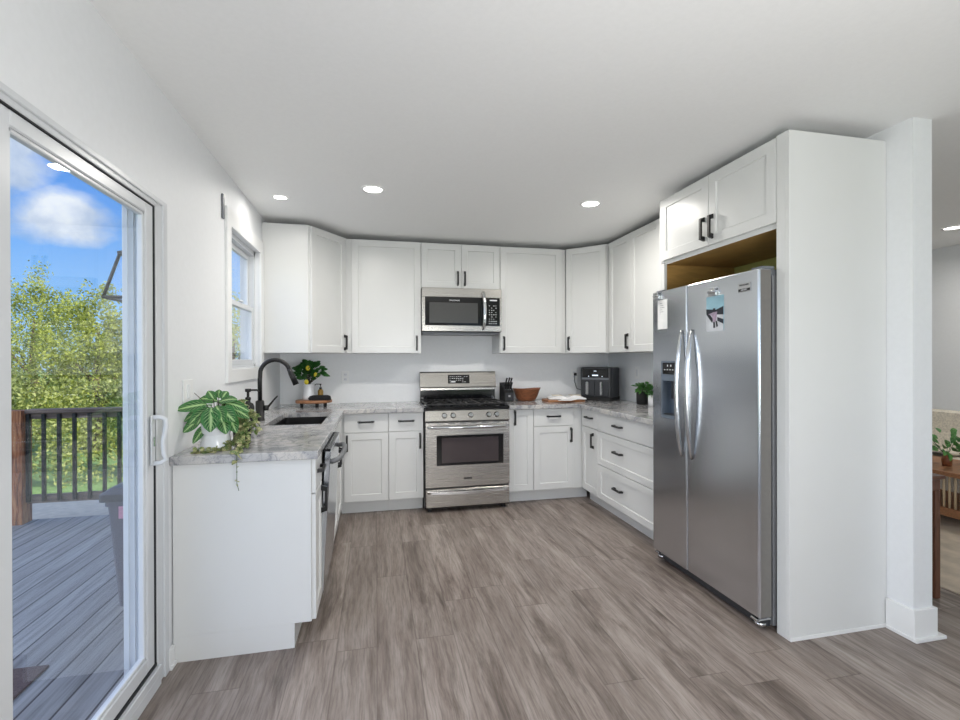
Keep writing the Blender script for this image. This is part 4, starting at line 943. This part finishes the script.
# leaves given as (dx, dy, dz above counter, direction, length, width, droop, normal)
LV = [((-.03, -.03, .215), (-1, -.25, -.05), .125, .062, .12, (.2, -.8, .6)), ((-.015, -.035, .20), (-.8, -.5, -.55), .10, .062, .2, (0, -1, .4)),
      ((.005, -.075, .205), (.05, -.35, -1), .115, .085, .0, (0, -1, .25)), ((.03, -.05, .20), (.75, -.45, -.5), .105, .075, .1, (.1, -1, .5)),
      ((.02, -.02, .225), (.7, -.2, .25), .095, .052, .2, (0, -.7, .8)), ((-.01, 0, .235), (-.35, .1, .7), .06, .045, .2, (0, -1, .3)),
      ((.025, 0, .235), (.35, .0, .75), .065, .045, .3, (0, -1, .3)), ((.05, -.03, .22), (1, -.3, -.1), .12, .055, .25, (0, -.7, .8)),
      ((-.035, -.02, .12), (-.55, -.45, -1), .10, .05, .0, (-.5, -1, 0)), ((.06, -.03, .17), (.55, -.4, -1), .10, .06, .05, (.3, -1, 0)),
      ((-.03, .03, .2), (-.8, .5, .2), .1, .055, .3, (0, 0, 1)), ((.03, .04, .2), (.6, .8, .2), .1, .055, .3, (0, 0, 1)), ((0, .05, .21), (.1, 1, .4), .1, .055, .3, (0, 0, 1)),
      ((-.05, 0, .19), (-1, .1, -.4), .10, .06, .2, (0, -.8, .6)), ((-.06, -.02, .15), (-.9, -.1, -.7), .09, .055, .1, (-.3, -1, .2)), ((.0, .02, .225), (-.7, -.1, .35), .09, .055, .3, (0, -.8, .6)),
      ((.055, .0, .20), (.9, .1, -.4), .10, .06, .2, (.1, -.8, .6)), ((.045, -.06, .16), (.35, -.5, -1), .09, .06, .0, (.2, -1, .1)), ((.01, .01, .24), (.1, -.2, 1), .055, .04, .2, (0, -1, .2)),
      ((-.02, -.04, .20), (-.45, -.6, -.9), .09, .06, .05, (-.3, -1, .3)), ((.02, -.055, .21), (.45, -.6, -.8), .095, .065, .05, (.3, -1, .3))]
for (p, d_, L_, W2, dr_, nn_) in LV:
    m = MB(); b0 = (PX+p[0], PY+p[1], .914+p[2]); leaf(m, b0, d_, L_, W2, dr_, nn_); lf = obj('leaf', m, 'prayer_leaves', pp, doubles=False)
m = MB()
for (p, *_r) in LV: m.tube([(PX+p[0]*.2, PY+p[1]*.2, 1.016), (PX+p[0]*.6, PY+p[1]*.6, .96+p[2]*.6), (PX+p[0], PY+p[1], .914+p[2])], .0018, 5)
m.tube([(PX-.02, PY, 1.02), (PX-.07, PY-.01, 1.05), (PX-.12, PY-.02, 1.042)], .0016, 5); m.tube([(PX, PY, 1.02), (PX-.05, PY, 1.14), (PX-.10, PY+.02, 1.18)], .0015, 5)
obj('stems', m, 'stem_dark', pp)
# trailing plant
TX, TY = -.655, 2.56
tp = thing('trailing_plant', 'variegated trailing plant beside the prayer plant, one vine hanging over the worktop edge', 'potted plant', (TX, TY, .914))
m = MB(); m.lathe([(.035, .0005), (.045, .075), (.048, .08), (.04, .08), (.038, .07)], (TX, TY, .914), 20, cap1=False); obj('pot', m, 'black_matte', tp)
m = MB(); m.lathe([(.0005, .069), (.038, .069)], (TX, TY, .914), 20, cap0=False, cap1=False); obj('soil', m, 'soil', tp)
rl_ = random.Random(12); ml = MB(); ms = MB()
vines = [[(TX, TY, .985), (TX+.02, TY-.04, 1.06), (TX+.04, TY-.10, 1.0), (TX+.045, TY-.13, .93)],
         [(TX, TY, .985), (TX-.03, TY-.04, 1.10), (TX+.0, TY-.09, 1.05), (TX+.02, TY-.12, .96)],
         [(TX, TY, .985), (TX+.03, TY-.02, 1.09), (TX+.07, TY-.05, 1.06), (TX+.075, TY-.06, .99)],
         [(TX, TY, .985), (TX-.01, TY+.02, 1.1), (TX+.0, TY-.02, 1.14)],
         [(TX, TY, .985), (TX-.05, TY-.06, 1.12), (TX-.045, TY-.10, 1.14)],
         [(TX+.01, TY-.06, 1.03), (TX+.04, TY-.20, .925), (TX+.048, TY-.278, .918), (TX+.05, TY-.288, .86), (TX+.05, TY-.288, .79), (TX+.058, TY-.288, .755)],
         [(TX, TY-.1, .96), (TX-.05, TY-.19, .922), (TX-.12, TY-.205, .919), (TX-.15, TY-.20, .919)]]
for vi, v in enumerate(vines):
    ms.tube(v, .0014, 5)
    for a, b_ in zip(v, v[1:]):
        a, b_ = Vector(a), Vector(b_); k = int((b_-a).length/.014)+1
        for i in range(k):
            if vi == 5 and (a.z < .92 and rl_.random() < .45): continue
            q = a.lerp(b_, rl_.random()); s_ = .013 if (vi == 5 and q.z < .88) else .034
            for _ in range(3 if s_ > .02 else 1):
                leaf(ml, q, (rl_.gauss(0, 1), rl_.gauss(-.4, .8), rl_.gauss(.2, .7)), s_*(.7+.5*rl_.random()), s_*.6, .3, (0, -.5, 1), 4)
obj('vines', ms, 'stem_green', tp); obj('foliage', ml, 'variegated_leaves', tp, doubles=False)

# wooden riser with vase of lemons
RX, RY, RZ = -.545, 4.44, .914
rs_ = thing('wooden_riser', 'round wooden riser on three dark feet in the left back corner', 'riser', (RX, RY, RZ))
m = MB(); m.lathe([(.150, .036), (.156, .042), (.156, .058), (.152, .062)], (RX, RY, RZ), 36, sy=.8); obj('board', m, 'wood_board', rs_)
for a in (200, 290, 340, 80):
    m = MB(); ca, sa = math.cos(math.radians(a)), math.sin(math.radians(a)); m.lathe([(.014, 0), (.016, .0355)], (RX+ca*.105, RY+sa*.085, RZ), 12); obj('foot', m, 'black_matte', rs_)
zt_ = RZ+.0622
vp = thing('potted_lemon_plant', 'small lemon plant in a white vase on the wooden riser', 'potted plant', (-.592, 4.455, zt_))
vx, vy = -.592, 4.455
m = MB(); m.lathe([(.046, 0), (.054, .008), (.054, .03), (.041, .125), (.043, .14), (.037, .14), (.035, .12)], (vx, vy, zt_+.0003), 24, cap1=False); obj('vase', m, 'ceramic_white', vp)
m = MB(); rl_ = random.Random(4)
msm = MB()
for k in range(105):
    a = rl_.random()*6.28; e_ = .25+1.1*rl_.random(); d_ = Vector((math.cos(a)*math.cos(e_), math.sin(a)*math.cos(e_), math.sin(e_)))
    r_ = .03+.10*rl_.random(); q = Vector((vx+.01, vy-.05, zt_+.175))+Vector((d_.x*r_*.95, d_.y*r_*.8, d_.z*r_*1.3)); leaf(m, q, d_+Vector((0, -.2, -.1)), .055+.02*rl_.random(), .036, .3, (0, -.9, .6), 5)
    if k % 4 == 0: msm.tube([(vx, vy, zt_+.06), (vx+d_.x*.02, vy+d_.y*.02, zt_+.15), q], .002, 5)
obj('foliage', m, 'lemon_leaves', vp, doubles=False); obj('stems', msm, 'stem_dark', vp)
for dx, dy, dz in ((-.0, -.13, .165), (.075, -.10, .225), (.01, -.12, .285)):
    m = MB(); m.sphere((vx+dx, vy+dy, zt_+dz), .0185, 14, 1.25); obj('lemon', m, 'lemon', vp)
ab = thing('hand_soap_bottle', 'small amber soap bottle with black pump behind the black cloth', 'bottle', (-.492, 4.475, zt_))
m = MB(); m.lathe([(.022, 0), (.024, .004), (.024, .075), (.018, .088), (.009, .092)], (-.492, 4.475, zt_+.0003), 18); obj('bottle', m, 'amber', ab)
m = MB(); m.lathe([(.012, .092), (.012, .108), (.004, .11), (.004, .13), (.009, .132), (.009, .14)], (-.492, 4.475, zt_+.0003), 12); m.tube([(-.492, 4.475, zt_+.137), (-.53, 4.465, zt_+.138), (-.54, 4.465, zt_+.128)], .004, 6); obj('pump', m, 'black_metal', ab)
m = MB()
def clothrow(z, s_): return [(-.487+s_*a+.006*math.sin(a*40+z*90), 4.385+s_*.5*b_+.004*math.cos(b_*60), z) for a, b_ in ((-.082, -.05), (-.03, -.062), (.03, -.06), (.09, -.045), (.1, .0), (.08, .05), (.02, .062), (-.04, .06), (-.085, .045), (-.098, .0))]
m.rings([clothrow(zt_+.0005, 1.0), clothrow(zt_+.018, .98), clothrow(zt_+.036, .84), clothrow(zt_+.044, .6)], smooth=False)
tag(obj('folded_cloth', m, 'cloth_black', origin=(-.487, 4.385, zt_)), 'folded black cloth lying on the right of the wooden riser', 'cloth')

# ------------------------------------------------------------------ right worktop things
KX, KY, KZ = 1.275, 4.53, .9145
kb = thing('knife_block', 'slanted black knife block between the range and the wooden bowl', 'knife block', (KX, KY, KZ))
Tkb = Matrix.Translation((KX, KY, KZ)) @ Matrix.Rotation(math.radians(6), 4, 'Z')
m = MB(Tkb); pr = [(-.085, 0), (.06, 0), (.06, .095), (-.02, .155), (-.085, .185)]
# side profile in local y (depth) and z
m.rings([[(x_, 0-.0+p[0]*-1.0, p[1]) for p in pr] for x_ in (-.048, .048)])
kbody = obj('block', m, 'black_matte', kb)
m = MB(Tkb); m.poly([(-.040, -.0595, .0965), (.040, -.0595, .0965), (.040, .0, .1435), (-.040, .0, .1435)]); m2 = m
Tk2 = Tkb @ Matrix.Translation((0, -.0, 0))
m = MB(Tkb); m.box(-.04, .04, -.0615, -.0601, .012, .085); obj('front_plate', m, 'dark_plastic', kb)
m = MB(Tkb); m.box(-.012, .012, -.0625, -.0616, .045, .067); obj('maker_emblem', m, 'chrome', kb)
nrmk = Vector((0, -.55, .83)).normalized()
kn0 = None; kd = [(-.03, -.03, .0), (-.005, -.035, .005), (.022, -.03, .0), (-.022, .004, .02), (.004, .002, .026), (.03, .006, .018)]
labels = ['front-left', 'front-middle', 'front-right', 'rear-left', 'rear-middle', 'rear-right']
for (kx, ky, ex), lb in zip(kd, labels):
    zz = .095+(.06+ky)/.08*.06; p0 = Vector((kx, ky, zz+.0005)); p1 = p0+nrmk*(.085+ex)
    t = thing('kitchen_knife', f'black-handled kitchen knife in the {lb} slot of the knife block', 'knife', tuple(Tkb @ p0), 'knives in the block')
    m = MB(Tkb); m.tube([p0+nrmk*.006, p0+nrmk*.03, p0+nrmk*.06, p1], [.0075, .009, .0078, .0095], 8); obj('grip', m, 'black_matte', t)
    m = MB(Tkb); m.tube([p0, p0+nrmk*.0075], .0085, 8); obj('bolster', m, 'chrome', t)
BX, BY = 1.487, 4.56
m = MB()
def bowl_ring(r, z, wv=.0):
    return [(BX+r*math.cos(2*PI*i/36), BY+r*.85*math.sin(2*PI*i/36), .9145+z+wv*math.cos(4*PI*i/36)) for i in range(36)]
m.rings([bowl_ring(.085, 0), bowl_ring(.105, .03), bowl_ring(.142, .118, .006), bowl_ring(.147, .122, .007), bowl_ring(.138, .118, .007), bowl_ring(.10, .036), bowl_ring(.07, .018)], smooth=True)
tag(obj('wooden_bowl', m, 'wood_brown', origin=(BX, BY, .9145)), 'reddish brown wooden salad bowl beside the knife block', 'bowl')
CX, CY = 1.80, 4.40
m = MB(); m.rbox(1.62, 2.01, 4.28, 4.50, .9145, .937, .03, 5, .003); tag(obj('cutting_board', m, 'wood_board', origin=(1.82, 4.38, .9145)), 'brown wooden cutting board lying under the open book', 'cutting board')
bk = thing('open_book', 'open book with white pages lying on the cutting board', 'book', (1.86, 4.385, .9375)); 
Tbk = Matrix.Translation((1.85, 4.40, .9375)) @ Matrix.Rotation(math.radians(-14), 4, 'Z')
m = MB(Tbk); m.box(-.185, .185, -.105, .105, 0, .003, .001); obj('cover', m, 'book_cover', bk)
m = MB(Tbk)
def pg(y): return [(-.18, y, .003)]+[(-.18+.18*k/6, y, .012+.024*math.sin(PI*(k/6)**1.3)) for k in range(7)]+[(.18*k/6, y, .012+.026*math.sin(PI*(1-k/6)**1.3)) for k in range(1, 7)]+[(.18, y, .003)]
m.rings([pg(-.1), pg(.1)]); obj('page_block', m, 'paper', bk)
m = MB(Tbk)
for side in (-1, 1):
    for k in range(7): m.box(side*.09-.055, side*.09+.05-.01*(k % 3), -.07+k*.02, -.066+k*.02, .034, .0372)
m.box(.03, .15, .02, .08, .034, .0372)
obj('printed_text', m, 'book_page', bk)
m = MB(); P0 = [(1.68, 4.20), (1.80, 4.165), (1.90, 4.25), (1.78, 4.32)]
m.rings([[(x_, y_, .9385+h_) for (x_, y_), h_ in zip(P0, (0, -.0, .004, .002))], [(x_, y_, .9395+h_) for (x_, y_), h_ in zip(P0, (0, 0, .004, .002))]])
tag(obj('loose_page', m, 'paper', origin=(1.79, 4.24, .9385)), 'white loose page overhanging the front edge of the cutting board', 'paper')

# air fryer
af = thing('air_fryer', 'dark grey two-basket air fryer in the right back corner of the worktop', 'air fryer', (2.225, 4.42, .9145))
nd = math.radians(47)
Taf = frame((2.245, 4.46, .9145), (math.cos(nd), -math.sin(nd), 0), (-math.sin(nd), -math.cos(nd), 0))
m = MB(Taf); W2, D2, H2 = .33, .27, .335
m.rbox(-W2/2, W2/2, -D2/2, D2/2, .028, H2, .035, 6, .012); obj('housing', m, 'dark_plastic', af)
m = MB(Taf); m.rbox(-W2/2-.004, W2/2+.004, -D2/2-.004, D2/2+.004, .0005, .036, .037, 6, .004); obj('base', m, 'black_matte', af)
m = MB(Taf); m.box(-.135, .135, D2/2-.002, D2/2+.005, .235, .32, .004); pn = obj('control_panel', m, 'black_gloss', af)
m = MB(Taf); m.box(-.14, .14, D2/2+.0, D2/2+.004, .21, .23, .002); obj('trim_strip', m, 'grey_plastic', af)
m = MB(Taf); m.box(-.028, .032, D2/2+.0052, D2/2+.006, .248, .260); m.box(-.01, .015, D2/2+.0052, D2/2+.006, .295, .300); m.box(-.07, -.062, D2/2+.0052, D2/2+.006, .24, .248); m.box(.07, .078, D2/2+.0052, D2/2+.006, .24, .248); obj('display', m, 'display_glow', pn)
for sx_ in (-1, 1):
    m = MB(Taf); m.rbox(min(sx_*.004, sx_*.138), max(sx_*.004, sx_*.138), D2/2-.01, D2/2+.012, .045, .2, .005, 3, .004); bs = obj('basket', m, 'dark_plastic', af)
    m = MB(Taf); hx = sx_*.072; m.box(hx-.014, hx+.014, D2/2+.012, D2/2+.042, .06, .192, .006); obj('handle', m, 'chrome', bs)
m = MB(); m.tube([(2.115, 4.55, 1.0), (2.08, 4.66, 1.02), (2.075, 4.715, 1.10), (2.085, 4.72, 1.165)], .0035, 6); m.box(2.072, 2.1, 4.705, 4.7245, 1.155, 1.185, .003); obj('power_cord', m, 'black_matte', af)
# herb pots
m = MB(); hx, hy = 2.395, 3.92
hp = thing('potted_herb', 'leafy green herb in a black pot beside the refrigerator', 'potted plant', (hx, hy, .9145), 'small herb pots by the refrigerator')
m.lathe([(.046, 0), (.05, .004), (.053, .118), (.047, .118), (.045, .105)], (hx, hy, .9145), 24, cap1=False); obj('pot', m, 'black_matte', hp)
m = MB(); m.lathe([(.0005, .104), (.045, .104)], (hx, hy, .9145), 16, cap0=False, cap1=False); obj('soil', m, 'soil', hp)
def bushy(cx, cy, cz, n_, R_, L_, seed, up=.3):
    m = MB(); s2 = MB(); q_ = random.Random(seed)
    for k in range(n_):
        a = q_.random()*6.28; e_ = up+1.1*q_.random(); d_ = Vector((math.cos(a)*math.cos(e_), math.sin(a)*math.cos(e_), math.sin(e_)*.9)); r_ = R_*(.3+.7*q_.random())
        q = Vector((cx, cy, cz))+d_*r_; leaf(m, q, d_+Vector((0, 0, q_.gauss(-.1, .3))), L_*(.8+.5*q_.random()), L_*.45, .4, (0, -.9, .7), 4)
        if k % 5 == 0: s2.tube([(cx, cy, cz-.03), q], .0016, 5)
    return m, s2
a_, b_ = bushy(hx+.005, hy-.01, 1.02, 130, .10, .042, 3); obj('foliage', a_, 'herb_leaves', hp, doubles=False); obj('stems', b_, 'stem_green', hp)
hx, hy = 2.405, 3.765
hp = thing('potted_herb', 'leafy green herb in a small white pot half hidden by the refrigerator', 'potted plant', (hx, hy, .9145), 'small herb pots by the refrigerator')
m = MB(); m.lathe([(.036, 0), (.038, .004), (.042, .095), (.037, .095), (.036, .085)], (hx, hy, .9145), 24, cap1=False); obj('pot', m, 'plaster_pot', hp)
m = MB(); m.lathe([(.0005, .084), (.036, .084)], (hx, hy, .9145), 16, cap0=False, cap1=False); obj('soil', m, 'soil', hp)
a_, b_ = bushy(hx, hy, 1.0, 55, .05, .03, 6); obj('foliage', a_, 'herb_leaves', hp, doubles=False); obj('stems', b_, 'stem_green', hp)

# ------------------------------------------------------------------ outlets and switches
def outlet(T, label, W3=.07, H3=.115, kind='outlet'):
    t = thing('wall_outlet' if kind == 'outlet' else 'light_switch', label, kind, T.translation, 'white wall plates')
    m = MB(T); m.box(-W3/2, W3/2, 0, .005, -H3/2, H3/2, .0018); obj('cover_plate', m, 'trim_white', t)
    m = MB(T)
    if kind == 'outlet':
        for z in (-.022, .022): m.rbox(-.015, .015, .005, .0065, z-.014, z+.014, .0004)
        obj('receptacle', m, 'ceramic_white', t); m = MB(T)
        for z in (-.022, .022): m.box(-.007, -.005, .0066, .0069, z-.004, z+.006); m.box(.005, .007, .0066, .0069, z-.004, z+.006)
        obj('slots', m, 'gasket', t)
    else:
        n_ = max(1, round(W3/.07*.8))
        for k in range(n_):
            cx = (k-(n_-1)/2)*.046; m.box(cx-.016, cx+.016, .005, .008, -.033, .033, .0015)
        obj('rocker', m, 'ceramic_white', t)
outlet(frame((-.291, YBW-.0005, 1.166), (1, 0, 0), (0, -1, 0)), 'white outlet on the back wall left of the range')
outlet(frame((2.078, YBW-.0005, 1.166), (1, 0, 0), (0, -1, 0)), 'white outlet on the back wall where the air fryer is plugged in', .075)
outlet(frame((XR-.0005, 4.14, 1.197), (0, -1, 0), (-1, 0, 0)), 'white wall plate above the black herb pot', .075, .12, 'switch')
outlet(frame((XL+.0005, 2.50, 1.185), (0, 1, 0), (1, 0, 0)), 'white double switch plate on the left wall above the prayer plant', .115, .115, 'switch')

# ------------------------------------------------------------------ recessed ceiling lights
def downlight(x, y, label, k=1.0):
    t = thing('ceiling_light', label, 'ceiling light', (x, y, ZC), 'recessed ceiling lights')
    m = MB(); r = .078*k; m.rings([[(x+q*math.cos(2*PI*i/32), y+q*math.sin(2*PI*i/32), ZC+z) for i in range(32)] for q, z in ((r, -.0005), (r-.002, -.005), (.062*k, -.006), (.06*k, -.003))], False, False, smooth=True); obj('trim_ring', m, 'trim_white', t)
    m = MB(); m.lathe([(.0005, 0), (.061*k, 0), ], (x, y, ZC-.0035), 32, cap0=False, cap1=False); obj('lens', m, 'lamp_glow', t)
for (x, y), lb in zip(CAN_XY, ('round recessed ceiling light nearest the window', 'round recessed ceiling light above the sink side of the room, left of centre', 'round recessed ceiling light in front of the right corner cabinet', 'round recessed ceiling light in the living room beyond the white wall end')):
    downlight(x, y, lb, .7 if y > 3.5 else 1.0)
for (x, y), pw in zip(CAN_XY, [1.9, 12.5, 12.5, 9.5]):
    light('ceiling_light_beam', 'AREA', (x, y, ZC-.008), pw, (1, .96, .9), (x, y, 0), shape='DISK', size=.12, spread=math.radians(168))

# ------------------------------------------------------------------ living room
m = MB(); m.box(3.20, 5.55, -.6, 3.62, .0, .012, .004); rg_ = obj('area_rug', m, 'rug_weave', origin=(4.3, 1.5, 0)); tag(rg_, 'cream patterned rug on the living room floor', 'rug')
ct = thing('coffee_table', 'low orange-brown wooden coffee table with a spindled side', 'coffee table', (4.7, 2.7, .012))
zf = .0125
tx0, tx1, ty0, ty1 = 4.36, 4.98, 2.15, 3.35
m = MB(); m.rbox(tx0, tx1, ty0, ty1, .405, .44, .03, 5, .004); obj('tabletop', m, 'wood_board', ct)
m = MB(); m.rbox(tx0+.02, tx1-.02, ty0+.02, ty1-.02, zf+.075, zf+.14, .02, 4, .003); obj('lower_shelf', m, 'wood_board', ct)
for xx in (tx0+.03, tx1-.07):
    for yy in (ty0+.03, ty1-.07): m = MB(); m.box(xx, xx+.04, yy, yy+.04, zf, .404, .003); obj('leg', m, 'wood_board', ct)
yy = ty0+.1
while yy < ty1-.1:
    m = MB(); m.tube([(tx0+.04, yy, zf+.141), (tx0+.04, yy, .404)], .008, 8); obj('spindle', m, 'wood_light', ct); yy += .038
sf = thing('sofa', 'cream upholstered sofa against the living room wall', 'sofa', (5.3, 2.9, .012))
m = MB(); m.rbox(5.06, 5.70, 2.55, 4.45, .1, .42, .06, 5, .03); obj('seat', m, 'sofa_fabric', sf)
m = MB(); m.rbox(5.45, 5.70, 2.55, 4.45, .421, .77, .06, 5, .04); obj('backrest', m, 'sofa_fabric', sf)
for yy in (2.35, 4.46): m = MB(); m.rbox(5.02, 5.70, yy, yy+.19, .1, .62, .05, 5, .04); obj('armrest', m, 'sofa_fabric', sf)
for xx in (5.1, 5.6):
    for yy in (2.45, 4.5): m = MB(); m.lathe([(.015, 0), (.022, .088)], (xx, yy, zf), 10); obj('leg', m, 'wood_walnut', sf)
Tq = Matrix.Translation((5.30, 2.98, .655)) @ Matrix.Rotation(math.radians(-12), 4, 'Y')
m = MB(Tq)
def pil(y_, z_): return .085*max(0, (1-abs(y_/.25)**2.6))*max(0, (1-abs(z_/.23)**2.6))+.006
NN = 12
gr = [[(sgn*pil(-.25+.5*i/NN, -.23+.46*j/NN), -.25+.5*i/NN, -.23+.46*j/NN) for i in range(NN+1)] for sgn in (1,) for j in range(NN+1)]
gr2 = [[(-a, b_, c_) for a, b_, c_ in r_] for r_ in gr]
m.rings([r_+r2__[::-1] for r_, r2__ in zip(gr, gr2)], smooth=True); tag(obj('cushion', m, 'pillow_fabric', origin=(5.30, 2.98, .43)), 'tan patterned cushion leaning on the sofa back', 'cushion')
m = MB()
path = [(5.05, .46), (5.2, .435), (5.40, .445), (5.435, .6), (5.44, .785), (5.55, .80), (5.715, .78)]
m.rings([[(x_, y_, z_) for x_, z_ in path[:6]]+[(x_+.0, y_, z_+.015) for x_, z_ in path[:6]][::-1] for y_ in (3.28, 3.42, 3.58, 3.72)]); tag(obj('throw_blanket', m, 'throw_fabric', origin=(5.3, 3.0, .44)), 'cream knitted throw draped over the sofa back', 'blanket')
pt = thing('potted_pothos', 'green pothos plant in a small pot on the coffee table', 'potted plant', (4.62, 2.98, .44))
m = MB(); m.lathe([(.03, .0005), (.034, .05), (.024, .10), (.02, .10)], (4.62, 2.98, .44), 20, cap1=False); obj('pot', m, 'wood_brown', pt)
a_, b_ = bushy(4.62, 2.98, .55, 46, .19, .11, 9, .05); obj('foliage', a_, 'pothos_leaves', pt, doubles=False); obj('stems', b_, 'stem_green', pt)
st = thing('side_table', 'dark walnut side table half hidden behind the white wall end', 'side table', (2.9, 2.2, 0))
m = MB(); m.box(2.66, 3.07, 1.985, 2.42, .665, .685, .003); obj('tabletop', m, 'wood_walnut', st)
m = MB(); m.box(2.68, 3.055, 2.0, 2.40, .60, .664, .003); obj('apron', m, 'wood_walnut', st)
for xx in (2.68, 3.02):
    for yy in (2.0, 2.355): m = MB(); m.box(xx, xx+.035, yy, yy+.035, 0, .599, .003); obj('leg', m, 'wood_walnut', st)
